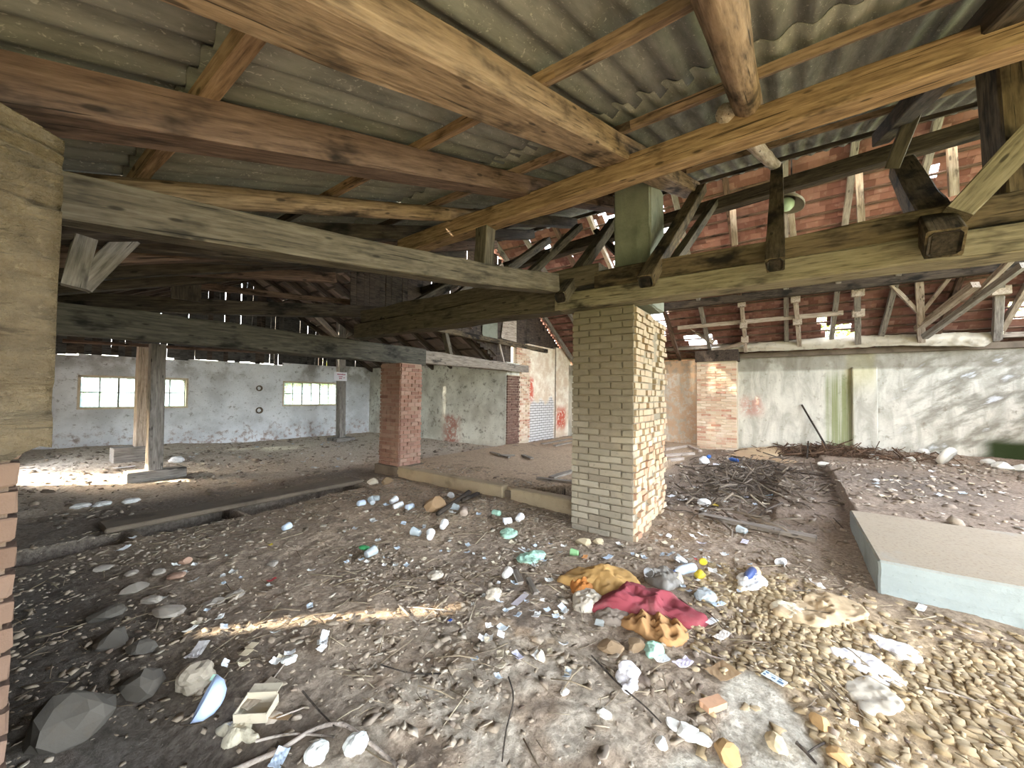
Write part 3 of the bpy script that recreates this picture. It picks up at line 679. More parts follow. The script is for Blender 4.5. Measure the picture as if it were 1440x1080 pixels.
for r in range(nrow+1):
    for k in range(62):
        s = r*gauge; y = -5.05+k*.196+(.098 if r % 2 else 0)
        if y > 7.1: continue
        xx = 13.7-(s+.02)*math.cos(TA); zz = zt(13.7)+(s+.02)*math.sin(TA)+.03
        u, v, d = PROJ((xx, y, zz))
        if any(abs(u-a) < ra+4 and abs(v-b) < rb+6 for a, b, ra, rb in HPTS): continue
        if 866 < u < 938 and v < 470 and y > 1.2 and random.random() < .85: continue
        if 735 < u <= 866 and v < 430 and random.random() < .10: continue
        tiles.append((0 if (-20 < u < 1460 and 200 < v < 490 and u > 930) else 1, d, xx, y, zz))
tiles.sort()
rot = Matrix.Rotation(TA, 4, 'Y'); rest = []
for i, (_, d, xx, y, zz) in enumerate(tiles):
    m = Matrix.Translation((xx, y, zz+random.uniform(-.004, .006))) @ rot @ Matrix.Rotation(.065+random.uniform(-.025, .025), 4, 'Y') @ Matrix.Rotation(random.uniform(-.02, .02), 4, 'Z')
    if i < 300: link('tile', tm, None, roof, m)
    else: rest.append(m)
def merged(name, me, mats):
    nv = len(me.vertices); co = np.empty(nv*3); me.vertices.foreach_get('co', co); co = co.reshape(-1, 3)
    me.calc_loop_triangles(); tri = np.empty(len(me.loop_triangles)*3, int); me.loop_triangles.foreach_get('vertices', tri); tri = tri.reshape(-1, 3)
    A = np.array([[list(r) for r in m] for m in mats]); V = np.einsum('nij,vj->nvi', A[:, :3, :3], co)+A[:, None, :3, 3]
    T = (tri[None]+np.arange(len(mats))[:, None, None]*nv).reshape(-1, 3)
    return np_mesh(name, V.reshape(-1, 3), T)
for r in range(6):  # near-side tile slope added to keep the sun off the streaked wall
    for k in range(62):
        s = r*gauge; y = -5.05+k*.196; xx = XT+.02-s*math.cos(TA); zz = zt(XT)-s*math.sin(TA)+.05
        rest.append(Matrix.Translation((xx-.12, y, zz-.07)) @ Matrix.Rotation(-TA, 4, 'Y'))
for i in range(13):
    y = -4.8+i*.96; beam('rafter', (XT, y, zt(XT)-.1), (XT-1.5, y, zt(XT)-1.5*TS-.1), .09, .1, 'redwood', parent=roof)
o = link('tile_courses', merged('tile_courses', tm, rest), MAT['tile'], roof); o['kind'] = 'stuff'

# ================================================================== FAR ROOF (gable over the white-walled room)
roof2 = thing('roof', (4.9, 10, 3.8), 'dark gabled roof of sooty tiles over the white-walled room', 'roof', kind='structure')
RX, RZ = 4.75, 5.05; SE, SW = .58, .50
def ze(x): return RZ-SE*(x-RX) if x > RX else RZ-SW*(RX-x)
for i in range(8):
    y = 7.25+i*.86
    beam('rafter', (RX, y, ze(RX)-.1), (9.5, y, ze(9.5)-.1), .11, .13, 'board', parent=roof2)
    beam('rafter', (RX, y, ze(RX)-.1), (-.3, y, ze(-.3)-.1), .11, .13, 'board', parent=roof2)
mats = []
for side in (1, -1):
    a = math.atan(SE if side > 0 else SW); g = .32
    for r in range(18):
        s = r*g+.1
        for k in range(33):
            y = 7.0+k*.204+(.1 if r % 2 else 0)
            if random.random() < .004: continue
            xx = RX+side*s*math.cos(a); zz = RZ-s*math.sin(a)-.01
            if xx > 9.6 or xx < -.5: continue
            mats.append(Matrix.Translation((xx, y, zz+.02)) @ Matrix.Rotation(side*(a-.05), 4, 'Y'))
Vr = []; Fr = []
for i in range(41):
    for k in range(5): a_ = math.pi*k/4; Vr.append((RX+.16*math.cos(a_), 6.95+i*.168, RZ-.06+.13*math.sin(a_)+.012*(i % 2)))
for i in range(40):
    for k in range(4): Fr.append((i*5+k, i*5+k+1, i*5+k+6, i*5+k+5))
link('ridge_tiles', mesh('ridge_tiles', Vr, Fr), MAT['greytile'], roof2)
o = link('tile_courses', merged('tile_courses', tm, mats), MAT['greytile'], roof2); o['kind'] = 'stuff'
for side, s_ in ((1, SE), (-1, SW)):
    for r in range(9):
        d = .4+r*.55; beam('lath', (RX+side*d, 7.0, ze(RX+side*d)-.025), (RX+side*d, 13.6, ze(RX+side*d)-.025), .045, .03, 'board', parent=roof2, up=(side*s_, 0, 1), seg=4)

# boarded gable and boarded partition: each board its own piece
def boards(name, y, xa, xb, zlo, zhi, label, mat, seed, wmin=.11, wmax=.17, gaps=.35):
    w = thing(name, ((xa+xb)/2, y, zlo(xa)), label, 'wall', kind='structure'); rs = random.Random(seed); x = xa
    while x < xb:
        bw = rs.uniform(wmin, wmax); z0 = zlo(x+bw/2)+rs.uniform(-.03, .05); z1 = max(z0+.1, zhi(x+bw/2))
        bm = bmesh.new(); add_box(bm, (-bw/2, -.011, 0), (bw/2, .011, z1-z0), .003)
        link('board', bm_mesh('board', bm), MAT[mat if rs.random() < .8 else 'darkwood'], w, Matrix.Translation((x+bw/2, y+rs.uniform(-.008, .008), z0)) @ Matrix.Rotation(rs.uniform(-.012, .012), 4, 'Y'))
        x += bw+(rs.uniform(.005, .013) if rs.random() < gaps*.2 else -.002)
    return w
boards('wall_gable', 13.5, .1, 9.4, lambda x: 2.32+.02*x, lambda x: ze(x)-.02, 'dark board gable above the whitewashed end wall', 'boarddark', 3, gaps=.7)
boards('wall_partition', 6.98, 4.25, 13.3, lambda x: min(3.02+.02*(x-4.2), ze(x)-.12) if x < 9.72 else 3.15, lambda x: zr(x)+.24 if x < 6.15 else (zt(XT)-TS*(XT-x)-.03 if x < XT else zt(x)-.01), 'brown vertical board partition above the red pillar and brick wall', 'board', 8, gaps=.8)
beam('partition_rail', PY(560, 452, 6.85), PY(768, 494, 6.85), .16, .13, 'rottenwood', 'crumbling rail under the board partition, above the white wall', 'rail')
for k, (u, v, w_, h_) in enumerate(((689, 463, 26, 22), (716, 463, 26, 28))):
    p = PY(u, v, 6.93); d = PROJ(p)[2]; bm = bmesh.new(); add_box(bm, (-w_*d/FPX/2*1.2, -.006, -h_*d/FPX/2), (w_*d/FPX/2*1.2, .006, h_*d/FPX/2), .003)
    for vv in bm.verts: vv.co.x += random.uniform(-.07, .07); vv.co.z += random.uniform(-.05, .05)
    tag(link('patch_sheet', bm_mesh('patch_sheet', bm), MAT['columnplaster'] if k == 0 else MAT['palewood'], None, Matrix.Translation(p)), ['grey sheet patch nailed to the board partition', 'tan sheet patch nailed beside the grey one'][k], 'sheet')

# ================================================================== BIG TIMBERS
yb = lambda u, v, X: PX(u, v, X)
# long beam on the pillars, two timbers high (X ~ 4.14)
beam('long_beam', (4.14, -4.6, 2.64), (4.14, 2.25, 2.66), .28, .20, 'yellowwood', 'yellowish lower timber of the long beam on the middle pillar', 'beam', jit=.008)
beam('long_beam', (4.15, -4.6, 2.845), (4.14, 1.75, 2.85), .26, .195, 'rottenwood', 'mottled brown upper timber of the long beam beyond the middle pillar', 'beam', jit=.01)
beam('long_beam', (4.14, 2.20, 2.70), (4.16, 6.45, 2.68), .28, .27, 'tiedark', 'dark lower timber of the long beam reaching the red pillar', 'beam', jit=.012)
beam('long_beam', (4.14, 1.70, 2.93), (4.18, 6.3, 2.94), .26, .22, 'tiedark', 'dark upper timber of the long beam toward the red pillar', 'beam', jit=.012)
# tie beam across the near bay
T1a = PY(97, 274, 2.75); T1b = PY(768, 398, 2.18); dv = (T1b-T1a).normalized()
beam('tie_beam', T1a-dv*1.1, T1b+dv*.12, .17, .20, 'tie', 'greyish tie beam running from the near pillar to the long beam', 'beam', jit=.012, bow=.05, seg=14)
# orange purlin
o0 = PX(577, 347, 3.1); o1 = PX(1440, 50, 3.1); dv = (o1-o0).normalized()
beam('purlin', o0-dv*.15, o1+dv*2.6, .16, .19, 'orange', 'long orange-brown beam crossing under the corrugated roof', 'beam', jit=.008, seg=14)
pA = Vector((3.1, PX(683, 322, 3.1).y, 0)); bz = lambda p, q, t: p+(q-p)*t
def on_line(a, b, y): t = (y-a.y)/(b.y-a.y); return a+(b-a)*t
pz1 = on_line(o0, o1, pA.y)
beam('short_post', (3.06, pA.y, pz1.z-.62), (3.1, pA.y, pz1.z-.07), .16, .14, 'tie', 'short upright between the tie beam and the orange beam', 'post', up=(1, 0, 0))
# ridge purlin of the lean-to
q0 = PX(930, 312, 6.1); q1 = PX(1245, 220, 6.1); dv = (q1-q0).normalized()
beam('ridge_purlin', q0-dv*5.4, q1+dv*3.2, .16, .17, 'darkwood', 'blackened beam below the light gap at the roof top', 'beam', seg=14)
# struts from the long beam up to the ridge purlin, end grain showing at their feet
def strut(top, foot, w, h, mat, label, xt=5.95, xf=3.76):
    a = PX(top[0], top[1], xt); b = PX(foot[0], foot[1], xf)
    m, L = frame(b, a, (0, 1, 0)); o = link('strut', beam_mesh(L, w, h, jit=.006), MAT[mat], None, m); tag(o, label, 'strut')
    if w > .115: bm = bmesh.new(); add_box(bm, (-.004, -w*.42, -h*.42), (.004, w*.42, h*.42), .02); link('end_grain', bm_mesh('end_grain', bm), MAT['endgrain'], o, m)
    return o
strut((1268, 235), (1328, 342), .19, .19, 'rottenwood', 'thick square strut with dark end grain lapping the long beam')
strut((1092, 238), (1090, 372), .12, .13, 'rottenwood', 'upright-looking strut under the pole rafter lapping the long beam')
strut((985, 266), (908, 396), .13, .15, 'rottenwood', 'leaning strut beside the plastered column stub')
strut((1004, 285), (940, 380), .10, .10, 'tiedark', 'thin black strut just behind the leaning strut', xt=6.0, xf=4.9)
strut((862, 312), (788, 418), .13, .14, 'tie', 'strut to the near side of the plastered column stub with a blunt foot')
strut((815, 318), (742, 388), .10, .11, 'tie', 'slim strut second from the plastered column stub', xt=5.8, xf=4.2)
strut((770, 338), (712, 380), .11, .12, 'tie', 'slim strut third from the plastered column stub', xt=5.7, xf=4.25)
strut((655, 390), (540, 452), .16, .15, 'tie', 'low strut crossing the dark board partition', xt=5.9, xf=4.05)
strut((668, 395), (610, 440), .12, .12, 'tie', 'short strut beside the low strut at the board partition', xt=5.9, xf=4.3)
strut((705, 372), (668, 412), .07, .08, 'palewood', 'thin pale lath leaning on the long beam', xt=5.6, xf=4.4)
strut((838, 325), (905, 392), .08, .08, 'darkwood', 'thin counter brace crossing behind the column stub', xt=6.0, xf=5.3)
# plastered stub of the pillar above the long beam
cs = bmesh.new(); add_box(cs, (4.45, 1.26, 2.6), (5.05, 1.69, 4.12), .02)
bmesh.ops.subdivide_edges(cs, edges=cs.edges[:], cuts=5, use_grid_fill=True)
for v in cs.verts: v.co += Vector((random.uniform(-.008, .008), random.uniform(-.008, .008), 0))
tag(link('column_stub', bm_mesh('column_stub', cs), MAT['columnplaster']), 'greenish grey plastered column stub rising behind the long beam', 'column')
# right corner: heavy post with a brace on the long beam
beam('roof_post', PX(1430, 290, 4.22), PX(1412, 60, 4.35), .36, .20, 'rottenwood', 'heavy dark post at the far end of the long beam under the roof', 'post', up=(0, 1, 0))
beam('roof_brace', PX(1343, 302, 3.98), PX(1452, 188, 4.02), .15, .15, 'yellowwood', 'yellowish brace leaning against the heavy dark post', 'brace', up=(1, 0, 0))
beam('roof_brace', PX(1255, 235, 5.4), PX(1300, 120, 5.0), .12, .12, 'tiedark', 'dark brace rising to the orange beam from the ridge purlin', 'brace', up=(1, 0, 0))
# beam over the red pillar to the brick pier
beam('cross_beam', (-.6, 6.24, 2.28), (5.45, 6.24, 2.31), .24, .34, 'crossdark', 'heavy dark cross beam over the posts, bearing on the red pillar', 'beam', jit=.012)
beam('cross_beam', (5.3, 6.25, 2.31), (9.95, 6.6, 2.35), .2, .28, 'plank', 'paler cross beam from the red pillar to the brick pier', 'beam', jit=.01, h1=.2)
for k, u in enumerate((627, 703)):
    p = PY(u, 470 if k == 0 else 488, 6.7)
    beam('short_post', (p.x, 6.55, 2.45), (p.x, 6.72, 3.0), .12 if k == 0 else .05, .12 if k == 0 else .04, 'tie' if k == 0 else 'palewood', ['stub upright between the paler cross beam and the crumbling rail', 'thin pale hook-like upright above the paler cross beam'][k], 'post', up=(0, 1, 0))
beam('collar_beam', PY(86, 424, 7.7), PY(545, 440, 6.5), .18, .22, 'darkwood', 'dark beam above the heavy cross beam toward the red pillar', 'beam')
beam('loose_rail', PY(250, 398, 8.0), PY(640, 436, 6.7), .06, .10, 'redwood', 'thin brown rail sagging above the dark beam', 'rail', bow=.05)
beam('loose_rail', PY(285, 404, 12.6), PY(520, 428, 10.6), .05, .14, 'redwood', 'thin board hanging before the board gable', 'rail')
# braces at the far left head
beam('head_brace', PY(104, 404, 3.9), PY(122, 335, 3.9), .11, .09, 'greywood', 'pale board brace at the head of the near pillar', 'brace', up=(0, 1, 0))
beam('head_brace', PY(112, 404, 4.0), PY(182, 336, 4.0), .13, .09, 'greywood', 'second pale board brace fanning beside the first by the near pillar', 'brace', up=(0, 1, 0))
for k, (a, b, Y) in enumerate((((90, 352), (560, 372), 5.2), ((160, 372), (470, 392), 6.1), ((90, 330), (420, 362), 4.6))):
    beam('side_purlin', PY(*a, Y), PY(*b, Y), .13, .15, 'redwood' if k % 2 else 'darkwood', ['long dim timber under the corrugated roof behind the tie beam', 'reddish dim timber below the long dim one', 'dim timber just under the tie beam near the pillar'][k], 'beam')
beam('stub_board', PY(262, 395, 6.8), PY(262, 422, 6.8), .32, .05, 'darkwood', 'dark stub board hanging above the heavy cross beam', 'board', up=(0, 1, 0))

# ------------------------------------------------------------------ posts of the white room
def foot_post(name, uv, Y, w, d, top_v, fb, label, mat='greywood', top_u=None):
    p = PY(uv[0], uv[1], Y); zg = H(p.x, Y); t = thing(name, (p.x, Y, zg), label, 'post')
    q = PY(top_u or uv[0]+3, top_v, Y); o = beam('shaft', (p.x, Y, zg-.05), (q.x, Y, q.z), w, d, mat, parent=t, up=(0, 1, 0))
    bm = bmesh.new(); add_box(bm, (p.x-fb[0], Y-fb[2], zg-.1), (p.x+fb[1], Y+fb[2], zg+fb[3]), .012); link('foot_block', bm_mesh('foot_block', bm), MAT['concrete' if False else 'greywood'], t)
    return t, o, p, q
t, o, p, q = foot_post('wooden_post', (216, 668), 9.05, .20, .20, 484, (.36, .42, .16, .17), 'cracked grey wooden post on a long foot block, nearest of the two', top_u=222)
bm = bmesh.new(); add_box(bm, (q.x-.012, 8.94, q.z-.05), (q.x+.012, 8.96, q.z-.02), .003); link('bolt', bm_mesh('bolt', bm), MAT['steel'], t)
foot_post('wooden_post', (197, 640), 10.9, .20, .20, 484, (.42, .2, .18, .30), 'reddish worn wooden post behind the cracked grey one', 'palewood', top_u=203)
t, o, p, q = foot_post('wooden_post', (479, 620), 11.7, .22, .22, 446, (.30, .34, .3, .10), 'far wooden post with braces and a white sign', 'greywood', top_u=480)
for dx, s in ((-.9, 1), (.9, 1), (-.5, 1), (.6, 1)):
    beam('brace', (q.x, 11.7, q.z-.75), (q.x+dx, 11.7+(.4 if abs(dx) < .7 else 0), q.z-.05), .09, .09, 'palewood', parent=t, up=(0, 1, 0))
# white warning sign with two lines of faded red print
def print_rows(px, pz, w, h, rows, mat, parent, y, seed):
    rs = random.Random(seed)
    for (fx0, fx1, fz, fh) in rows:
        bm = bmesh.new(); x = px-w/2+w*fx0
        while x < px-w/2+w*fx1-.01:
            ww = rs.uniform(.014, .03); z = pz-h/2+h*fz
            add_box(bm, (x, y-.004, z), (x+ww, y-.001, z+h*fh*rs.uniform(.75, 1))); x += ww+rs.uniform(.006, .012)
        link('print', bm_mesh('print', bm), mat, parent)
sp = PY(479, 529.5, 11.55); sg = thing('warning_sign', (sp.x, 11.56, sp.z), 'small white sign with faded red print nailed to the far post', 'sign')
bm = bmesh.new(); add_box(bm, (sp.x-.215, 11.55, sp.z-.14), (sp.x+.215, 11.565, sp.z+.14), .004); link('panel', bm_mesh('panel', bm), plain('white_enamel', (236, 234, 240), .5, .1, 10, 0), sg)
pm = plain('faded_red_print', (176, 84, 112), .7, .2, 20, 0)
print_rows(sp.x, sp.z, .43, .28, ((.24, .86, .68, .13), (.36, .62, .44, .10), (.40, .60, .22, .14), (.70, .82, .34, .08)), pm, sg, 11.55, 2)
pole = [PY(*p_, 9.4) for p_ in ((88, 479), (380, 496))]
beam('tether_rail', pole[0], pole[1], .06, .06, 'redwood', 'thin reddish rail slung behind the two wooden posts', 'rail', round_=True)
pole = [PY(*p_, 9.4) for p_ in ((378, 496), (520, 507))]
beam('tether_rail', pole[0], pole[1], .05, .05, 'redwood', 'continuation of the thin reddish rail toward the signed post', 'rail', round_=True)
# wall sockets / pipes on the whitewash
for (u, v, r_) in ((364, 546, .09), (364, 577, .10)):
    p = PY(u, v, 13.4); Vv, Ff = lathe([(r_*.55, -.06), (r_*.62, .01), (r_, .012), (r_*1.02, .03)], 14, True); o = link('pipe_collar', mesh('pipe_collar', Vv, Ff, True), MAT['kerb'], None, Matrix.Translation((p.x, 13.38, p.z)) @ Matrix.Rotation(math.pi/2, 4, 'X'))
    tag(o, 'round pipe opening in the whitewashed end wall, %s of two' % ('upper' if v < 560 else 'lower'), 'pipe')

# ------------------------------------------------------------------ timber framing under the tile roof
a0 = PX(935, 432, 11.3); a1 = PX(1360, 381, 11.3); dv = (a1-a0).normalized()
beam('attic_purlin', a0-dv*1.2, a1+dv*1.5, .14, .20, 'darkwood', 'dark purlin under the tile roof above the streaked wall', 'beam')
def attic_post(ut, vt, ub, vb, w, mat, label, blocks=(), br=()):
    a = PX(ub, vb, 13.0); b = PX(ut, vt, 11.45); t = thing('attic_post', a, label, 'post'); beam('shaft', a, b, w, w, mat, parent=t, up=(0, 1, 0))
    for f in blocks:
        c_ = a+(b-a)*f; bm = bmesh.new(); add_box(bm, (-.06, -w*.95, -.09), (.06, w*.95, .09), .008); link('cleat', bm_mesh('cleat', bm), MAT['palewood'], t, Matrix.Translation(c_+Vector((-.09, 0, 0))))
    for s in br:
        beam('brace', a+(b-a)*.45, Vector((b.x-.02, b.y+s*.45, b.z-.03)), .07, .07, mat, parent=t, up=(1, 0, 0))
attic_post(978, 418, 985, 470, .13, 'palewood', 'pale post with forked braces nearest the brick pier under the tiles', br=(1, -1))
attic_post(1043, 424, 1049, 494, .09, 'palewood', 'pale post with cleats, second from the brick pier', (.25, .55, .95))
attic_post(1118, 416, 1124, 486, .10, 'palewood', 'bright post with cleats, beside the missing tiles', (.5, .93))
attic_post(1205, 404, 1207, 482, .12, 'greywood', 'grey post with cleats right beside the gap in the tiles', (.55, .9))
attic_post(1292, 392, 1296, 480, .13, 'palewood', 'pale post with forked braces standing on the white sheet', br=(1, -1))
attic_post(1406, 360, 1402, 476, .14, 'greywood', 'grey post at the far end of the white sheet', (.6,))
beam('rail_board', PX(953, 461, 12.1), PX(1186, 440, 12.1), .04, .11, 'palewood', 'pale horizontal board nailed across the attic posts', 'board')
beam('attic_brace', PX(925, 432, 12.0), PX(1003, 482, 12.9), .12, .12, 'palewood', 'pale timber sloping down to the brick pier', 'brace')
beam('attic_brace', PX(1000, 496, 12.95), PX(1048, 481, 12.6), .07, .09, 'palewood', 'short pale board leaning over the brick pier lintel', 'brace')
beam('attic_brace', PX(1290, 462, 12.7), PX(1372, 400, 11.2), .13, .13, 'palewood', 'pale diagonal timber beside the braced post', 'brace')
beam('attic_brace', PX(1300, 474, 12.6), PX(1440, 372, 10.6), .10, .12, 'greywood', 'grey diagonal timber reaching up to the long beam end', 'brace')
beam('attic_brace', PX(1440, 346, 10.6), PX(1350, 440, 12.2), .08, .09, 'palewood', 'thin pale diagonal timber crossing the grey one', 'brace')
beam('wall_plate', PX(930, 491, 13.2), PX(1440, 471, 13.2)-Vector((0, .8, 0)), .16, .12, 'plank', 'dusty timber plate lying along the top of the streaked wall', 'beam')
for k, (u, v0, v1, X) in enumerate(((1030, 278, 345, 8.3), (952, 330, 372, 8.2), (1207, 230, 322, 8.3), (1112, 300, 340, 8.4), (1338, 195, 275, 8.0))):
    beam('hanger', PX(u, v0, X), PX(u+4, v1, X+.3), .10, .06, 'palewood', ['pale hanger below the blackened beam beside the leaning strut', 'short pale hanger next to the column stub', 'broad pale hanger midway along the tiles', 'short hanger behind the upright-looking strut', 'pale hanger beside the bright gap in the tiles'][k], 'post', up=(1, 0, 0))
# white plastic sheet draped along the wall top
def drape():
    V, F = [], []; nu, nv = 90, 8
    top = [(1000, 488), (1060, 482), (1130, 477), (1200, 472), (1290, 470), (1340, 468), (1412, 466)]
    bot = [(1000, 497), (1060, 494), (1130, 492), (1200, 489), (1260, 486), (1330, 487), (1385, 487), (1412, 470)]
    def ip(l, u):
        for (a, b), (c_, d) in zip(l[:-1], l[1:]):
            if a <= u <= c_: return b+(d-b)*(u-a)/(c_-a)
        return l[-1][1]
    for side in (0, 1):
        for i in range(nu+1):
            u = 1000+412*i/nu
            for j in range(nv+1):
                t = j/nv; v = ip(top, u)*(1-t)+ip(bot, u)*t
                X = 13.08-.06*math.sin(math.pi*min(1, t*1.1)) - .05*vn1(i*.45+j*.6) - .05*vn1(i*1.3+3+j*.35) - .03*vn1(i*2.7+j*1.1)
                p = PX(u, v+1.5*(vn1(i*.6)-.5), X); V.append(p+Vector((side*.006, 0, 0)))
    n = (nu+1)*(nv+1)
    for i in range(nu):
        for j in range(nv):
            a = i*(nv+1)+j; F.append((a, a+1, a+nv+2, a+nv+1)); F.append((n+a, n+a+nv+1, n+a+nv+2, n+a+1))
    for i in range(nu):
        a = i*(nv+1); F.append((a, a+nv+1, n+a+nv+1, n+a)); a += nv; F.append((a, n+a, n+a+nv+1, a+nv+1))
    return mesh('plastic_sheet', V, F, True)
tag(link('plastic_sheet', drape(), plain('dusty_white_plastic', (186, 178, 164), .5, .4, 8, .4)), 'crumpled white plastic sheet draped along the top of the streaked wall', 'sheet')
# pendant yard lamp
lm = thing('pendant_lamp', PX(1113, 262, 7.2), 'enamel pendant lamp hanging beside the upright-looking strut', 'lamp')
lc = PX(1114, 268, 7.2); k = .95
tilt = Matrix.Translation(lc) @ Matrix.Rotation(math.radians(22), 4, CF) @ Matrix.Scale(k, 4)
Vv, Ff = lathe([(.02, .06), (.045, .05), (.05, -.02), (.075, -.09), (.10, -.13), (.10, -.15)], 16, True)
grey = plain('grey_enamel', (148, 140, 124), .45, .35, 20, .1); link('neck', mesh('neck', Vv, Ff, True), grey, lm, tilt)
Vv, Ff = lathe([(.10, -.13), (.19, -.16), (.235, -.20), (.25, -.25), (.24, -.25), (.22, -.205), (.18, -.17), (.09, -.14)], 20, False)
link('shade', mesh('shade', Vv, Ff, True), grey, lm, tilt)
Vv, Ff = lathe([(.06, -.15), (.10, -.20), (.11, -.26), (.085, -.32), (.04, -.35), (.005, -.36)], 16, True)
link('globe', mesh('globe', Vv, Ff, True), plain('milky_green_glass', (190, 214, 190), .2, .1, 10, 0), lm, tilt)
beam('cord', lc+Vector((0, 0, .04)), Vector((7.2, lc.y, zt(7.8)-.35)), .015, .015, 'darkwood', parent=lm, round_=True)

# ================================================================== SLAB, KERBS, BLOCK
def rough_box(name, lo, hi, mat, label, cat, cuts=10, amp=.012, kind=None):
    bm = bmesh.new(); add_box(bm, lo, hi, .015); bmesh.ops.subdivide_edges(bm, edges=[e for e in bm.edges if e.calc_length() > .12], cuts=cuts, use_grid_fill=True)
    for v in bm.verts:
        n = fbm(np.array([v.co.x*6+v.co.z*9]), np.array([v.co.y*6+v.co.z*7]), 3, 5)[0]-.5; v.co += Vector((n*amp, n*amp*.7, n*amp*1.2))
    return tag(link(name, bm_mesh(name, bm), MAT[mat]), label, cat, kind=kind)
rough_box('slab_edge', (4.60, 3.45, -.2), (4.78, 5.9, .185), 'slabface', 'concrete edge of the raised slab next to the red pillar', 'slab', kind='structure')
rough_box('slab_edge', (4.57, 2.05, -.2), (4.74, 3.28, .185), 'slabface', 'concrete slab edge running to the middle pillar, past the broken joint', 'slab', kind='structure')
rough_box('slab_rubble', (4.66, 3.2, -.2), (4.78, 3.55, .12), 'kerb', 'crumbled dark joint between the two slab edges', 'slab', amp=.07, kind='structure')
rough_box('trench_kerb', (.85, 5.93, .0), (3.95, 6.34, .06), 'kerb', 'dark concrete kerb along the far side of the floor trench', 'kerb', kind='structure')
rough_box('concrete_block', (4.2, -4.6, -.2), (5.0, -.58, .275), 'concrete', 'long pale concrete block with a dusty flat top', 'block', amp=.015)
rough_box('concrete_slab', (4.98, -4.6, -.2), (5.95, -.585, .262), 'concrete', 'dirt-covered slab continuing behind the pale concrete block', 'slab', amp=.01, kind='structure')

# ================================================================== LOOSE EARTH, CHIPS, STRAW (uncountable)
def rand_mats(P, size, flat=(.5, .9), tilt=.35, rs=RNG):
    n = len(P); out = np.zeros((n, 4, 4)); yaw = rs.uniform(0, math.tau, n)
    for i in range(n):
        m = Matrix.Translation(P[i]) @ Matrix.Rotation(yaw[i], 4, 'Z') @ Matrix.Rotation(rs.normal()*tilt, 4, 'X') @ Matrix.Rotation(rs.normal()*tilt, 4, 'Y')
        sx = size[i]; m = m @ Matrix.Diagonal((sx, sx*rs.uniform(.6, 1), sx*rs.uniform(*flat), 1)); out[i] = np.array(m)
    return out
def merged_np(name, tmpls, A, mat, label, cat, rs=RNG):
    Vs, Ts, o = [], [], 0; pick = rs.integers(0, len(tmpls), len(A))
    for k, me_ in enumerate(tmpls):
        B = A[pick == k]; nv = len(me_.vertices); co = np.empty(nv*3); me_.vertices.foreach_get('co', co); co = co.reshape(-1, 3)
        me_.calc_loop_triangles(); tri = np.empty(len(me_.loop_triangles)*3, int); me_.loop_triangles.foreach_get('vertices', tri); tri = tri.reshape(-1, 3)
        Vv = np.einsum('nij,vj->nvi', B[:, :3, :3], co)+B[:, None, :3, 3]; Ts.append((tri[None]+np.arange(len(B))[:, None, None]*nv).reshape(-1, 3)+o)
        Vs.append(Vv.reshape(-1, 3)); o += len(B)*nv
    ob = link(name, np_mesh(name, np.concatenate(Vs), np.concatenate(Ts)), mat); tag(ob, label, cat, kind='stuff'); return ob
def island_mat(name, stops, rough=.95, n=30):
    t = NT(name); o = t.new('ShaderNodeNewGeometry').outputs['Random Per Island']; p = t.pos(); nn = t.noise(p, n, 4, .6)
    c = t.ramp(o, [(i/(len(stops)-1), lin(k)) for i, k in enumerate(stops)]); c = t.mix(t.rng(nn, .5, .75, 0, .45), c, lin((100, 86, 68)))
    t.bump(nn, .4, .008); return t.done(c, rough)
lump = [stone_mesh('lump', 1, k, .8, 1, .9) for k in range(6)]
chip = []
for k in range(6):
    rs_ = random.Random(k); n_ = rs_.randint(4, 6); vs_ = []
    for zz in (-.06, .06):
        for q in range(n_): a_ = q*math.tau/n_+rs_.uniform(-.4, .4)*.5; r_ = rs_.uniform(.6, 1); vs_.append((r_*math.cos(a_), r_*math.sin(a_)*.7, zz+.1*math.sin(a_+k)))
    fs_ = [tuple(range(n_-1, -1, -1)), tuple(range(n_, 2*n_))]+[(q, (q+1) % n_, n_+(q+1) % n_, n_+q) for q in range(n_)]
    chip.append(mesh('chip', vs_, fs_))
straw = [mesh('straw', [(-1, -.03, 0), (-1, .03, 0), (-1, 0, .05), (0, -.03, .12*k), (0, .03, .12*k), (0, 0, .05+.12*k), (1, -.03, 0), (1, .03, 0), (1, 0, .05)],
         [(0, 2, 1), (0, 1, 4, 3), (1, 2, 5, 4), (2, 0, 3, 5), (3, 4, 7, 6), (4, 5, 8, 7), (5, 3, 6, 8), (6, 7, 8)]) for k in (-1, 0, 1)]
def scatter(n, x0, x1, y0, y1, dens, lift=0.):
    out = []
    while sum(len(o) for o in out) < n:
        x = RNG.uniform(x0, x1, n); y = RNG.uniform(y0, y1, n); keep = RNG.uniform(0, 1, n) < dens(x, y); out.append(np.stack([x[keep], y[keep]], 1))
    P = np.concatenate(out)[:n]; return np.concatenate([P, height(P[:, 0], P[:, 1])[:, None]+lift], 1)
blocked = lambda x, y: 1-np.clip(box_mask(x, y, 4.05, 5.0, -6, -.55, .02)+box_mask(x, y, 4.1, 5.62, 1.3, 2.1, .02)+box_mask(x, y, 4.55, 4.8, 2, 6, .02)+box_mask(x, y, 1, 3.8, 5.6, 6.0, .02), 0, 1)
screed = lambda x, y: 1-.96*screed_mask(x, y)
cl = lambda x, y: sstep(4.4, 3.4, x)*sstep(.75, -.35, y-(x-2.6)*.25)*screed(x, y)*(.35+.65*sstep(.3, .5, fbm(x*2, y*2, 2, 5)))
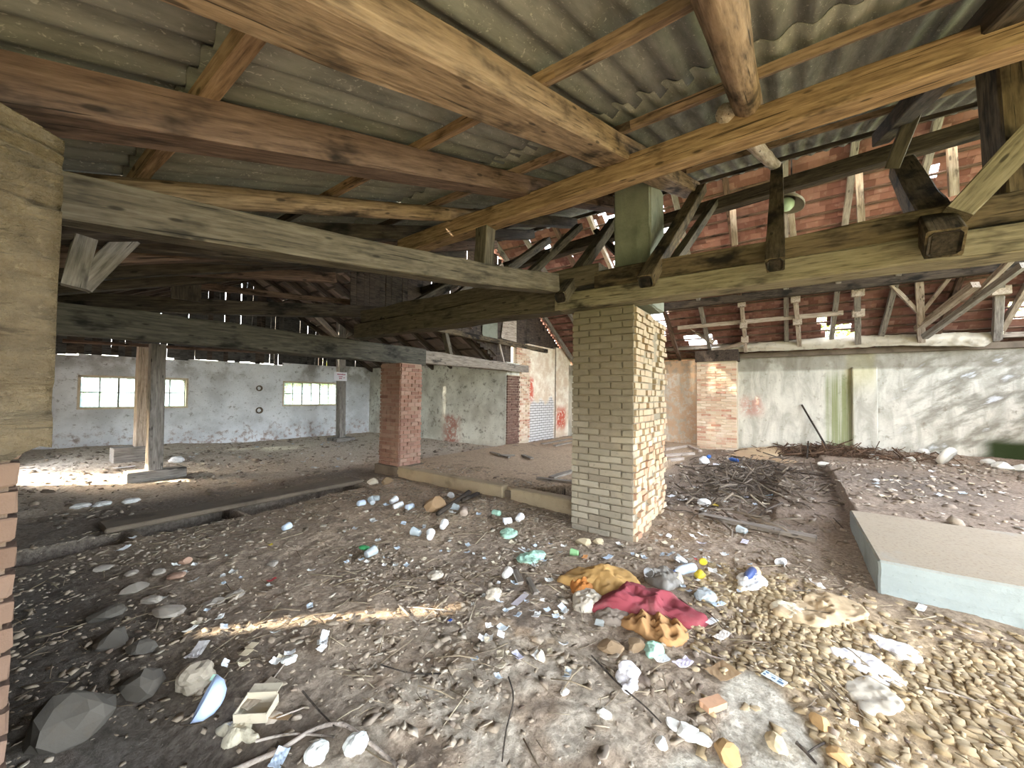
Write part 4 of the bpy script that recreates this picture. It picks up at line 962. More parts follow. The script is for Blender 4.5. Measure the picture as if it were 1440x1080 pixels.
def clod_bed():
    hs = .052; ux = np.arange(.6, 4.3, hs/2); uy = np.arange(-2.8, 1.3, hs*.9); I, J = np.meshgrid(np.arange(len(ux)), np.arange(len(uy)))
    LX = ux[I]+(_hash(I, J, 3)-.5)*hs*.42; LY = uy[J]+(_hash(I, J, 5)-.5)*hs*.55
    wx = LX+.12*(fbm(LX*2.3, LY*2.3, 3, 61)-.5)+.05*(fbm(LX*8, LY*8, 2, 64)-.5); wy = LY+.12*(fbm(LX*2.3, LY*2.3, 3, 62)-.5)+.05*(fbm(LX*8, LY*8, 2, 65)-.5)
    V, F = [], []; n0 = 0
    for j in range(len(uy)-1):
        st = 0 if j % 2 else 1; ii = np.arange(st, len(ux)-2, 2)
        ring = [(ii, j), (ii+1, j), (ii+2, j), (ii+2, j+1), (ii+1, j+1), (ii, j+1)]
        X = np.stack([wx[b, a] for a, b in ring], 1); Y = np.stack([wy[b, a] for a, b in ring], 1); cx = X.mean(1); cy = Y.mean(1)
        keep = (RNG.uniform(0, 1, len(ii)) < np.minimum(1, cl(cx, cy)*1.25)*.94) & (cx < 4.14); X = X[keep]; Y = Y[keep]; cx = cx[keep]; cy = cy[keep]; m = len(cx)
        if not m: continue
        g = height(cx, cy); hgt = RNG.uniform(.004, .014, m); tx = RNG.normal(0, .09, m); ty = RNG.normal(0, .09, m); k0 = RNG.uniform(.86, .97, m)
        def ringv(f, z): 
            xx = cx[:, None]+(X-cx[:, None])*f[:, None]; yy = cy[:, None]+(Y-cy[:, None])*f[:, None]
            return np.stack([xx, yy, (g+z)[:, None]+(xx-cx[:, None])*tx[:, None]+(yy-cy[:, None])*ty[:, None]+RNG.normal(0, .0012, xx.shape)], -1)
        vv = np.concatenate([ringv(k0, -.016+0*g), ringv(k0*.97, hgt*.55), ringv(k0*RNG.uniform(.74, .9, m), hgt), np.stack([cx, cy, g+hgt*1.08], -1)[:, None]], 1)
        base = n0+np.arange(m)[:, None]*19; f = []
        for k in range(6):
            q = (k+1) % 6
            for a, b in ((0, 6), (6, 12)): f += [np.stack([base[:, 0]+a+k, base[:, 0]+a+q, base[:, 0]+b+q], 1), np.stack([base[:, 0]+a+k, base[:, 0]+b+q, base[:, 0]+b+k], 1)]
            f.append(np.stack([base[:, 0]+12+k, base[:, 0]+12+q, base[:, 0]+18], 1))
        V.append(vv.reshape(-1, 3)); F += f; n0 += m*19
    o = link('dry_clods', np_mesh('dry_clods', np.concatenate(V), np.concatenate(F)), CLODM); tag(o, 'bed of cracked dry yellowish earth before the concrete block', 'clods', kind='stuff')
CLODM = island_mat('dry_clod', [(144, 124, 92), (162, 142, 110), (172, 154, 124), (154, 132, 100)])
clod_bed()
P = scatter(1500, .7, 4.1, -2.6, 1.1, cl, .012); sz = RNG.gamma(2.2, .0060, len(P))+.005
merged_np('loose_clods', lump, rand_mats(P, np.minimum(sz, .03), (.35, .6)), CLODM, 'loose crumbs of dry earth on the cracked bed', 'clods')
ru = lambda x, y: (.25+.75*sstep(.45, .6, fbm(x*1.4, y*1.4, 3, 12)))*blocked(x, y)*screed(x, y)
P = scatter(6500, .1, 5.2, -.8, 6.0, ru, -.003); d_ = np.hypot(P[:, 0], P[:, 1]); sz = RNG.gamma(1.6, .006, len(P))+.005
merged_np('rubble', lump, rand_mats(P, np.minimum(sz, .05), (.45, .8)), island_mat('rubble_bits', [(132, 116, 100), (158, 142, 122), (144, 128, 110), (174, 160, 142), (136, 118, 102)]), 'small rubble and crumbs over the dirt floor', 'rubble')
P = scatter(6000, .1, 5.4, -1.2, 6.2, lambda x, y: ru(x, y)*(1-.7*sstep(1.6, .5, x)*sstep(1.3, 2, y)), .006); sz = RNG.gamma(2.0, .010, len(P))+.006
merged_np('chips', chip, rand_mats(P, np.minimum(sz, .06), (.6, 1.0), .22), island_mat('chips_and_leaves', [(122, 106, 90), (152, 136, 116), (168, 152, 132), (136, 120, 102), (188, 176, 158), (112, 94, 80)]), 'dead leaves, bark chips and plaster flakes over the floor', 'debris')
P = scatter(1900, .1, 5.6, -1.4, 6.0, lambda x, y: ru(x, y)*(1-.75*sstep(1.6, .6, x)*sstep(1.2, 2, y)), .012); sz = RNG.gamma(2.0, .022, len(P))+.02
merged_np('straw', straw, rand_mats(P, np.minimum(sz, .16), (1, 1), .1), island_mat('straw_bits', [(130, 114, 92), (152, 136, 112), (100, 84, 68), (168, 154, 130)]), 'dry straw and thin twigs scattered over the floor', 'straw')
far_ = lambda x, y: blocked(x, y)*(sstep(4.9, 6, x)*sstep(2.0, 1.5, y)*sstep(-4.5, -3.5, y)+.5*sstep(6.2, 7, y))*(.3+.7*sstep(.42, .6, fbm(x*1.1, y*1.1, 3, 91)))
P = scatter(5200, .4, 13.1, -4.8, 13.2, far_, .004); sz = RNG.gamma(2.0, .016, len(P))+.012
merged_np('far_debris', chip+lump[:2], rand_mats(P, np.minimum(sz, .10), (.5, .9), .25), island_mat('far_debris_bits', [(92, 80, 70), (138, 122, 106), (160, 146, 128), (110, 96, 84), (186, 174, 158)]), 'broken bits and mulch covering the floor toward the far walls', 'debris')
P = scatter(1500, 4.9, 12.5, -1.0, 1.9, lambda x, y: np.exp(-((x-8.2)**2/4+(y-.6)**2/.5)), .01); sz = RNG.gamma(2.0, .05, len(P))+.04
merged_np('mulch_heap', straw, rand_mats(P, np.minimum(sz, .3), (1.4, 2.0), .4), island_mat('dark_mulch', [(76, 66, 58), (104, 92, 80), (130, 116, 100)]), 'dark heap of dry stalks beyond the middle pillar', 'mulch')
P = scatter(700, 12.3, 13.2, -3.2, 1.0, lambda x, y: np.exp(-((y+.9)**2/1.2)), .03); sz = RNG.gamma(2.0, .06, len(P))+.05
merged_np('brush_pile', straw, rand_mats(P, np.minimum(sz, .35), (1.4, 2.0), .45), island_mat('brush', [(84, 64, 50), (110, 86, 68), (70, 56, 46)]), 'low pile of brown brushwood along the foot of the streaked wall', 'brushwood')

# ================================================================== LITTER, each piece its own thing
PM = {}
def cm(name, c, rough=.6, dirt=.3, scale=20, **k):
    if name not in PM: PM[name] = plain(name, c, rough, dirt, scale, **k)
    return PM[name]
PAPER = lambda: cm('white_paper', (216, 214, 210), .8, .35, 22)
def mound(name, px, hmax, mat, label, cat, prof=.5, wr=.3, wf=9., rings=22, nang=84, base=.008, seed=0, cx=None, folds=0, group=None):
    """a limp sheet, cloth or bag lying on the ground inside an outline"""
    pts = [at(u, v) for u, v in px]; c = at(*cx) if cx else sum(pts, Vector())/len(pts)
    ang = sorted([(math.atan2(p.y-c.y, p.x-c.x), (p-c).to_2d().length) for p in pts]); ang = [(ang[-1][0]-math.tau, ang[-1][1])]+ang+[(ang[0][0]+math.tau, ang[0][1])]
    def rad(a):
        for (a0, r0), (a1, r1) in zip(ang[:-1], ang[1:]):
            if a0 <= a <= a1:
                t = (a-a0)/max(1e-6, a1-a0); return r0*(1-t)+r1*t
        return ang[0][1]
    F = []; ks = np.arange(nang); aa = -math.pi+ks*math.tau/nang
    rr = np.array([rad(a) for a in aa])*(1+.05*np.array([vn1(k*1.3+seed*7)-.5 for k in ks]))
    ss = (np.arange(rings+1)/rings)[:, None]; X = c.x+(rr*np.cos(aa))[None]*ss; Y = c.y+(rr*np.sin(aa))[None]*ss
    w = fbm(X*wf+seed, Y*wf, 4, seed)-.5
    if folds: w = w + .20*(1-2*np.abs(np.sin((X*math.cos(seed)+Y*math.sin(seed))*folds*.5+3*w)))
    hh = np.maximum(0, hmax*((1-np.minimum(ss, 1)**2)**prof)*(1+wr*2*w)+hmax*wr*.5*w*np.where(ss < .98, 1, .4)); g = height(X, Y)
    V = [Vector(q) for q in np.concatenate([np.stack([X, Y, g+base+hh], -1).reshape(-1, 3), np.stack([X, Y, g-.004+0*hh], -1).reshape(-1, 3)])]
    n = (rings+1)*nang
    for i in range(rings):
        for k in range(nang):
            a = i*nang+k; b = i*nang+(k+1) % nang; F.append((a, a+nang, b+nang, b)); F.append((n+a, n+b, n+b+nang, n+a+nang))
    for k in range(nang): a = rings*nang+k; b = rings*nang+(k+1) % nang; F.append((a, n+a, n+b, b))
    o = link(name, mesh(name, [Vector(v)-c for v in V], F, True), mat, None, Matrix.Translation(c)); return tag(o, label, cat, group)
def scrap(u, v, L, Wd, yaw, mat, label, cat='paper', name='paper_scrap', curl=.25, tilt=(0, 0), lift=.012, group=None, th=.0015, seed=None):
    """a bent piece of paper, foil or card"""
    c = at(u, v, lift); seed = seed if seed is not None else int(u*7+v); V, F = [], []; nu, nv = 7, 5
    for side in (0, 1):
        for i in range(nu+1):
            for j in range(nv+1):
                x = (i/nu-.5)*L*(1+.1*(vn1(j*1.7+seed)-.5)); y = (j/nv-.5)*Wd*(1+.12*(vn1(i*1.3+seed+5)-.5))
                z = curl*Wd*((2*i/nu-1)**2*.5+.35*(vn1(i*.9+j*.7+seed)-.5)); V.append((x, y, z+side*th))
    n = (nu+1)*(nv+1)
    for i in range(nu):
        for j in range(nv):
            a = i*(nv+1)+j; F.append((a, a+1, a+nv+2, a+nv+1)); F.append((n+a, n+a+nv+1, n+a+nv+2, n+a+1))
    def rim(l):
        for a, b in zip(l, l[1:]): F.append((a, a+n, b+n, b))
    rim([i*(nv+1) for i in range(nu+1)]); rim([i*(nv+1)+nv for i in range(nu+1)][::-1]); rim(list(range(nv+1))[::-1]); rim([nu*(nv+1)+j for j in range(nv+1)])
    m = Matrix.Translation(c) @ Matrix.Rotation(math.radians(yaw), 4, 'Z') @ Matrix.Rotation(math.radians(tilt[0]), 4, 'X') @ Matrix.Rotation(math.radians(tilt[1]), 4, 'Y')
    o = link(name, mesh(name, V, F, False), mat, None, m); return tag(o, label, cat, group)
def lying(name, u, v, prof, yaw, mat, label, cat, lift=0, pitch=90, n=14, scale=1., cap1=False, parts=(), group=None):
    """a cup, bottle or can on its side (profile = radius, height)"""
    R = max(r for r, z in prof)*scale; c = at(u, v, R*.8+lift); zm = (prof[0][1]+prof[-1][1])/2
    m = Matrix.Translation(c) @ Matrix.Rotation(math.radians(yaw), 4, 'Z') @ Matrix.Rotation(math.radians(pitch), 4, 'Y') @ Matrix.Scale(scale, 4) @ Matrix.Translation((0, 0, -zm))
    Vv, Ff = lathe(prof, n, True, cap1); 
    if not parts:
        return tag(link(name, mesh(name, Vv, Ff, True), mat, None, m), label, cat, group)
    t = thing(name, c, label, cat, group); link('body', mesh('body', Vv, Ff, True), mat, t, m)
    for pn, pf, pmat in parts:
        Vv, Ff = lathe(pf, n, True, True); link(pn, mesh(pn, Vv, Ff, True), pmat, t, m)
    return t
CUP = [(.028, 0), (.029, .002), (.040, .085), (.042, .088), (.039, .087), (.027, .005)]
BOTTLE = [(.030, 0), (.034, .01), (.034, .14), (.030, .165), (.014, .20), (.013, .215)]
CAP = [(.016, .21), (.016, .228)]
CAN = [(.027, 0), (.033, .006), (.033, .108), (.027, .115)]
def clod_thing(u, v, r, mat, label, cat='stone', name='stone', flat=.6, seed=None, group=None, sub=2):
    c = at(u, v, r*flat*.45); o = link(name, stone_mesh(name, r, seed if seed is not None else int(u*3+v), flat, sub), mat, None, Matrix.Translation(c) @ Matrix.Rotation(u*.7, 4, 'Z')); return tag(o, label, cat, group)
def twig(pts, r0, r1, mat, label, name='twig', cat='twig', lift=.012, group=None):
    P = [at(u, v, lift+(q[2] if len(q) > 2 else 0)) for q in pts for u, v in (q[:2],)]; n = 7; V, F = [], []
    Q = []
    for i in range(len(P)-1):
        for k in range(5):
            t = k/5; p0 = P[max(0, i-1)]; p1 = P[i]; p2 = P[i+1]; p3 = P[min(len(P)-1, i+2)]
            Q.append(.5*((2*p1)+(p2-p0)*t+(2*p0-5*p1+4*p2-p3)*t*t+(-p0+3*p1-3*p2+p3)*t**3))
    Q.append(P[-1])
    for i, q in enumerate(Q):
        d = (Q[min(i+1, len(Q)-1)]-Q[max(i-1, 0)]).normalized(); s = d.cross(Vector((0, 0, 1))).normalized(); w = s.cross(d); r = (r0+(r1-r0)*i/len(Q))*(.85+.3*vn1(i*.8+r0*999))
        for k in range(n): a = k*math.tau/n; V.append(q+s*(r*math.cos(a))+w*(r*math.sin(a)))
    for i in range(len(Q)-1):
        for k in range(n): F.append((i*n+k, i*n+(k+1) % n, (i+1)*n+(k+1) % n, (i+1)*n+k))
    F.append(tuple(range(n))); F.append(tuple((len(Q)-1)*n+k for k in range(n))[::-1])
    return tag(link(name, mesh(name, V, F, True), MAT[mat] if isinstance(mat, str) else mat), label, cat, group)

# --- the blankets before the middle pillar
ochre = cm('ochre_blanket_cloth', (174, 136, 82), .95, .6, 7, bumpy=.5, dc=(158, 128, 92)); red = cm('dusty_red_cloth', (134, 60, 66), .95, .75, 5, bumpy=.5, dc=(150, 106, 102)); orange = cm('orange_brown_padding', (168, 126, 82), .95, .6, 8, bumpy=.6, dc=(140, 108, 76))
wool = cm('dirty_white_stuffing', (186, 174, 156), .95, .5, 16, bumpy=.6)
mound('ochre_blanket', [(784, 818), (800, 806), (824, 802), (858, 801), (884, 808), (900, 820), (892, 832), (872, 838), (852, 846), (842, 838), (830, 828), (806, 826)], .085, ochre, 'crumpled ochre blanket at the upper end of the cloth heap', 'blanket', .5, .5, 7, seed=3, folds=24)
mound('red_blanket', [(822, 858), (838, 848), (866, 838), (890, 824), (912, 832), (938, 840), (965, 856), (998, 876), (985, 884), (965, 884), (940, 874), (912, 868), (880, 864), (850, 862)], .095, red, 'dusty red blanket in the middle of the cloth heap', 'blanket', .5, .5, 7, seed=8, folds=20)
mound('orange_quilt', [(870, 876), (884, 868), (920, 870), (950, 876), (966, 886), (962, 906), (944, 910), (918, 902), (892, 888), (878, 884)], .05, orange, 'orange-brown quilted padding sticking out below the red blanket', 'quilt', .35, .7, 18, seed=5, folds=60)
mound('stuffing', [(806, 848), (824, 830), (846, 840), (848, 846), (838, 856), (820, 862), (808, 858)], .05, wool, 'tuft of dirty white stuffing between the ochre and red blankets', 'stuffing', .5, .4, 20, seed=2)
mound('stuffing', [(836, 864), (858, 858), (886, 866), (880, 876), (862, 880), (846, 876)], .03, cm('grey_stuffing', (140, 126, 112), .95, .4, 18, bumpy=.6), 'grey stuffing spilling below the red blanket', 'stuffing', .5, .4, 20, seed=6)
mound('ochre_rag', [(803, 828), (812, 818), (828, 816), (834, 826), (826, 836), (808, 836)], .055, cm('rust_rag', (170, 108, 52), .95, .4, 14, bumpy=.5), 'small rust-coloured rag curled under the ochre blanket', 'rag', .5, .5, 22, seed=9)
# --- papers and bags on the clods
wp = cm('white_tissue', (226, 222, 224), .85, .2, 14, bumpy=.3)
def crumple(u, v, r, mat, label, name='crumpled_paper', cat='paper', seed=1, flat=.55, group=None):
    bm = bmesh.new(); bmesh.ops.create_icosphere(bm, subdivisions=3, radius=1); rs = random.Random(seed)
    off = [Vector((rs.uniform(-1, 1), rs.uniform(-1, 1), rs.uniform(-1, 1))).normalized() for _ in range(22)]
    for w in bm.verts:
        d = max(w.co.dot(o_) for o_ in off); k = .55+.6*(d-.6)/.4 + rs.uniform(-.05, .05); w.co = Vector((w.co.x*r*k, w.co.y*r*k*.85, w.co.z*r*k*flat))
    return tag(link(name, bm_mesh(name, bm), mat, None, Matrix.Translation(at(u, v, r*flat*.5))), label, cat, group)
crumple(882, 952, .075, wp, 'crumpled white paper ball below the orange padding', seed=4)
crumple(885, 968, .045, wp, 'smaller crumpled paper just below the crumpled paper ball', seed=14)
mound('tissue_strip', [(1164, 912), (1180, 914), (1205, 916), (1232, 928), (1260, 948), (1274, 966), (1250, 966), (1220, 952), (1194, 936)], .014, wp, 'long creased white tissue strip on the clods before the concrete block', 'tissue', .35, .5, 14, seed=4, folds=40)
mound('tissue_strip', [(1220, 893), (1244, 900), (1268, 906), (1296, 924), (1284, 934), (1256, 922), (1232, 906)], .012, wp, 'shorter creased tissue strip beside the long one, nearer the block', 'tissue', .35, .5, 14, seed=7, folds=40)
mound('plastic_bag', [(1200, 958), (1222, 954), (1252, 972), (1272, 994), (1262, 1002), (1236, 1004), (1214, 1008), (1206, 990)], .016, cm('greyish_clear_plastic', (176, 166, 150), .3, .3, 12, bumpy=.4), 'flattened greyish plastic bag below the tissue strips', 'bag', .4, .5, 12, seed=12)
mound('wrapping_paper', [(1086, 866), (1104, 852), (1128, 846), (1150, 836), (1180, 838), (1216, 856), (1220, 870), (1196, 874), (1168, 882), (1140, 884), (1110, 874)], .028, cm('tan_wrapping_paper', (184, 160, 126), .9, .5, 9, bumpy=.4), 'large crumpled tan wrapping paper before the concrete block', 'paper', .35, .9, 10, seed=11, folds=26)
mound('wrapping_paper', [(1090, 862), (1108, 850), (1126, 854), (1132, 866), (1116, 874), (1098, 870)], .03, cm('cream_paper', (214, 200, 170), .9, .3, 12), 'cream crumpled paper at the edge of the tan wrapping paper', 'paper', .4, .6, 11, seed=16)
blueprint = cm('pale_blue_card', (206, 220, 230), .6, .1, 40)
t = thing('printed_card', at(1088, 957, .014), 'small pale blue printed card lying on the clods', 'card')
a, b = at(1075, 950, .016), at(1103, 966, .016); dv = (b-a).normalized(); pv = Vector((-dv.y, dv.x, 0)); mm_ = Matrix.Identity(4)
for i in range(3): mm_[i][0] = dv[i]; mm_[i][1] = pv[i]; mm_[i][2] = (0, 0, 1)[i]; mm_[i][3] = ((a+b)/2)[i]
Lc, Wc = (b-a).length+.01, .055
bm = bmesh.new(); add_box(bm, (-Lc/2, -Wc/2, -.001), (Lc/2, Wc/2, .001)); link('card', bm_mesh('card', bm), blueprint, t, mm_)
ink = cm('blue_grey_ink', (92, 112, 134), .7, .1, 40)
for (x0, y0, x1, y1) in ((-.45, -.36, -.34, -.1), (-.44, .1, -.30, .36), (-.1, -.2, .08, .0), (.16, .18, .30, .34), (.18, -.30, .44, .05), (-.22, .18, .02, .24)):
    bm = bmesh.new(); add_box(bm, (x0*Lc, y0*Wc, .0012), (x1*Lc, y1*Wc, .0018)); link('print', bm_mesh('print', bm), ink, t, mm_)
white = cm('white_plastic', (222, 222, 222), .4, .2, 20); cream = cm('cream_card', (206, 190, 160), .9, .3, 16); clear = cm('cloudy_clear_plastic', (196, 204, 206), .25, .2, 24, trans=.35)
bluec = cm('pale_blue_plastic', (184, 196, 210), .4, .25, 20); greenc = cm('green_plastic', (60, 138, 84), .4, .2, 20); yell = cm('yellow_tin', (200, 176, 56), .45, .2, 20); dblue = cm('dark_blue_plastic', (52, 68, 112), .4, .25, 20); mint = cm('mint_green_bag', (160, 196, 174), .5, .25, 24, bumpy=.4)
lying('paper_cup', 1102, 794, CUP, 160, white, 'white paper cup lying on its side near the brown dirt ramp', 'cup', n=16)
scrap(1148, 828, .10, .07, 40, white, 'white folded paper triangle standing up beyond the tan wrapping paper', 'paper', 'folded_paper', .5, (40, 10), .03)
scrap(1128, 833, .14, .012, -50, MAT['plank'], 'thin brown stick of wood beside the folded paper triangle', 'stick', 'wood_stick', .1)
lying('white_cube_pot', 1215, 757, [(.026, 0), (.034, .004), (.038, .06), (.034, .062)], 100, white, 'small white pot stuck on the dirt at the corner of the concrete block', 'pot')
# --- heap beside the cloth
lying('bottle', 962, 806, BOTTLE, 150, bluec, 'crushed pale blue bottle in the heap behind the red blanket', 'bottle', parts=(('cap', CAP, dblue),), scale=1.15)
lying('tin_box', 984, 814, [(.04, 0), (.042, .01), (.042, .05), (.03, .052)], 60, yell, 'yellow tin in the heap behind the red blanket', 'tin', pitch=60)
lying('tape_ring', 989, 803, [(.026, 0), (.034, 0), (.034, .02), (.026, .02), (.026, 0)], 20, yell, 'pale yellow ring on top of the yellow tin', 'ring', lift=.05, pitch=70)
scrap(1008, 812, .085, .055, 60, PAPER(), 'clean white paper piece standing beside the yellow tin', 'paper', 'paper_scrap', .2, (35, 0), .03)
lying('cardboard_tube', 955, 822, [(.033, 0), (.033, .085), (.028, .085), (.028, 0)], 20, cm('cream_tube_card', (198, 186, 160), .9, .3, 20), 'short cream cardboard roll behind the red blanket', 'tube', pitch=80)
crumple(992, 842, .085, clear, 'crumpled clear plastic bag at the edge of the heap behind the red blanket', 'plastic_bag', 'bag', 21)
lying('drink_can', 957, 791, CAN, 110, cm('silver_can', (188, 190, 190), .35, .3, 20, metal=.6), 'silver drink can standing askew at the back of the heap', 'can', pitch=55, cap1=True)
scrap(953, 793, .06, .04, 10, white, 'white lid leaning on the silver drink can', 'lid', 'plastic_disc', .2, (30, 0), .03)
scrap(1010, 852, .11, .045, -35, bluec, 'blue and white wrapper between the heap and the clods', 'wrapper', 'wrapper', .3)
scrap(1000, 876, .10, .05, -25, white, 'white card tucked under the tip of the red blanket', 'card', 'card_scrap', .1)
scrap(1015, 897, .14, .055, -20, cm('pale_label', (206, 196, 184), .8, .4, 30), 'pale printed label below the tip of the red blanket', 'label', 'label_scrap', .3)
scrap(979, 792, .05, .03, 30, cm('red_wrapper', (150, 56, 56), .5, .3, 20), 'small dark red wrapper in the heap', 'wrapper', 'wrapper', .5, (20, 0), .03)
lying('plastic_pot', 912, 813, [(.03, 0), (.034, .004), (.042, .065), (.040, .065)], 200, white, 'white pot with grey print beyond the red blanket', 'pot', pitch=40)
mound('plastic_bag', [(918, 806), (934, 800), (950, 808), (950, 826), (936, 832), (922, 826)], .055, cm('smoky_bag', (120, 114, 106), .5, .3, 16, bumpy=.5), 'smoky grey plastic bag in the heap behind the red blanket', 'bag', .5, .6, 16, seed=18)
mound('plastic_bag', [(1038, 818), (1052, 808), (1070, 812), (1072, 826), (1056, 832), (1042, 828)], .05, white, 'white bag with a dark blue end beyond the clods', 'bag', .5, .6, 14, seed=20)
lying('bottle', 1054, 817, BOTTLE, 170, dblue, 'dark blue bottle half under the white bag', 'bottle', parts=(('cap', CAP, white),), lift=.03)
crumple(1060, 807, .06, cm('tan_card', (180, 160, 132), .9, .3, 18), 'crushed tan carton behind the dark blue bottle', 'carton', 'carton', 23, .7)
crumple(1043, 832, .045, cream, 'crumpled cream paper beside the white bag', seed=24)
lying('paper_cup', 1049, 752, CUP, 60, clear, 'clear plastic cup by the plank near the middle pillar', 'cup', scale=1.1)
scrap(1047, 764, .13, .06, -5, cm('lilac_paper', (204, 200, 216), .8, .2, 20), 'pale lilac paper just below the clear cup by the plank', 'paper')
# --- mint bag and wrappers between the rubble heap and the blankets
mound('mint_bag', [(728, 790), (744, 779), (764, 776), (756, 788), (742, 794)], .035, mint, 'mint green plastic bag before the middle pillar', 'bag', .45, .6, 16, seed=22)
scrap(734, 778, .13, .015, 70, white, 'white stick slanting above the mint green bag', 'stick', 'plastic_stick', .1, (0, 0), .03)
scrap(822, 786, .085, .045, 10, cm('orange_wrapper', (224, 160, 104), .5, .2, 20), 'orange wrapper at the foot of the middle pillar', 'wrapper', 'wrapper', .4)
lying('paper_cup', 813, 782, CUP, 100, cm('green_print_cup', (120, 160, 110), .5, .3, 20), 'green cup behind the orange wrapper at the foot of the pillar', 'cup', scale=.85)
clod_thing(820, 765, .085, cm('buff_stone', (168, 152, 124), .95, .4, 14, bumpy=.5), 'round buff stone at the foot of the middle pillar')
clod_thing(842, 764, .065, cm('buff_stone', (168, 152, 124)), 'smaller buff stone beside the round one by the pillar')
scrap(854, 786, .12, .055, -15, bluec, 'pale blue wrapper beyond the ochre blanket', 'wrapper', 'wrapper', .4)
scrap(790, 858, .06, .05, 0, bluec, 'small blue and white wrapper left of the white stuffing', 'wrapper', 'wrapper', .2, (30, 0), .02)
scrap(843, 879, .075, .06, 15, cm('grey_foil', (188, 190, 184), .5, .2, 20), 'square grey foil piece below the blankets', 'foil', 'foil_scrap', .15)
mound('foil_tray', [(908, 916), (920, 906), (930, 910), (926, 922), (912, 926)], .03, mint, 'pale green crumpled foil below the orange padding', 'foil', .45, .5, 18, seed=25)
scrap(930, 930, .09, .05, -40, white, 'white and blue carton flap below the green foil', 'carton', 'carton_flap', .3)
scrap(960, 936, .11, .06, -30, cm('violet_print', (204, 194, 210), .7, .2, 20), 'pale violet printed paper below the cloth heap', 'paper', 'paper_scrap', .35)
clod_thing(860, 912, .10, cm('brown_clay_lump', (146, 122, 94), .95, .3, 10, bumpy=.5), 'flat brown clay lump below the orange padding', 'clod', 'clay_lump', .35)
clod_thing(893, 911, .085, cm('brown_clay_lump', (146, 122, 94)), 'second flat brown clay lump beside the first', 'clod', 'clay_lump', .4)
scrap(1015, 948, .16, .11, -30, cm('brown_card', (150, 122, 90), .95, .3, 14), 'brown cardboard square at the edge of the clods', 'cardboard', 'cardboard_piece', .15)
scrap(1003, 998, .12, .06, -35, cm('pinkish_tile', (190, 148, 116), .9, .3, 20), 'pinkish flat brick chip beside the pale screed', 'brick', 'brick_chip', .05, th=.03)
scrap(728, 925, .075, .04, 70, cm('lilac_paper', (204, 200, 216)), 'lilac carton scrap on the bare floor below the cup pieces', 'carton', 'carton_flap', .3)
clod_thing(760, 926, .05, cm('pale_stone', (204, 192, 170), .9, .3, 16, bumpy=.4), 'pale rounded stone beside the lilac carton scrap')
scrap(704, 896, .06, .045, 30, white, 'white plastic lid on the bare floor', 'lid', 'plastic_disc', .2, (20, 0), .015)
scrap(683, 901, .09, .05, -60, PAPER(), 'torn white paper beside the white plastic lid', 'paper', 'paper_scrap', .6)
scrap(688, 884, .05, .04, 60, white, 'small white carton corner above the torn paper', 'carton', 'carton_flap', .6)
scrap(633, 875, .03, .02, 0, cm('vivid_blue', (46, 84, 170), .4, .05, 20), 'tiny vivid blue wrapper on the bare floor', 'wrapper', 'wrapper', .3)
scrap(732, 845, .20, .05, 5, cm('pale_lilac_carton', (184, 176, 178), .8, .4, 24), 'long pale carton strip between the wood chips', 'carton', 'carton_strip', .15)
scrap(718, 858, .075, .022, -20, PAPER(), 'short white stick below the long carton strip', 'stick', 'plastic_stick', .1)
lying('paper_cup', 710, 815, CUP, 15, cm('pale_cup', (202, 198, 190), .7, .3, 20), 'pale cup lying beyond the long carton strip', 'cup')
beam('wood_chip', at(724, 806, .02), at(732, 824, .02), .05, .025, 'plank', 'stubby split wood piece beside the pale cup', 'wood')
beam('wood_chip', at(742, 816, .02), at(753, 838, .02), .04, .02, 'plank', 'longer split wood piece beside the stubby one', 'wood')
crumple(612, 811, .07, cm('pale_plaster', (186, 174, 156), .95, .4, 18, bumpy=.5), 'pale crumpled paper lump on the dark bare patch', seed=31, flat=.35)
crumple(693, 838, .07, cm('pale_plaster', (186, 174, 156)), 'pale paper lump beyond the long carton strip', seed=33, flat=.5)
# --- cups and cans on the rubble heap by the slab edge
for i, (u, v, y_, lab, mt, pf) in enumerate(((504, 712, 20, 'pale blue plastic cup furthest out on the rubble heap', bluec, CUP), (524, 711, 70, 'clear cup next to the pale blue cup on the rubble heap', clear, CUP),
        (533, 704, 120, 'tipped clear cup behind the others on the rubble heap', clear, CUP), (550, 710, 10, 'white cup in the middle of the row on the rubble heap', white, CUP), (560, 714, 160, 'white can lying in the row on the rubble heap', white, CAN),
        (576, 716, 15, 'blue-grey can at the end of the row on the rubble heap', bluec, CAN), (636, 701, 60, 'pale cup near the stick on the rubble heap', white, CUP), (644, 718, 90, 'clear cup under the brown stick', clear, CUP), (622, 746, 30, 'white mug-like cup below the clay mound', white, CUP),
        (590, 755, 100, 'clear cup low on the rubble heap', clear, CUP), (604, 761, 40, 'white cup lowest on the rubble heap', white, CUP), (702, 726, 80, 'pale green cup standing before the slab edge', mint, CUP), (728, 735, 10, 'white cup tipped before the slab edge', white, CUP), (719, 736, 140, 'second white cup tipped before the slab edge', white, CUP),
        (515, 786, 5, 'clear cup beside the green lid', clear, CUP))):
    lying('paper_cup' if pf is CUP else 'drink_can', u, v, pf, y_, mt, lab, 'cup' if pf is CUP else 'can', pitch=random.uniform(70, 105), scale=1.15, cap1=pf is CAN)
lying('green_lid', 513, 777, [(.03, 0), (.055, .004), (.06, .02), (.04, .035), (.01, .04)], 0, greenc, 'bright green plastic lid on the left part of the floor', 'lid', pitch=20)
clod_thing(612, 716, .19, cm('brown_earth_mound', (150, 122, 92), .95, .3, 10, bumpy=.6), 'brown earth clod at the top of the rubble heap', 'clod', 'earth_clod', .6)
beam('brown_stick', at(615, 728, .05), at(660, 702, .10), .06, .06, 'darkwood', 'thick dark brown stick across the rubble heap', 'stick', round_=True)
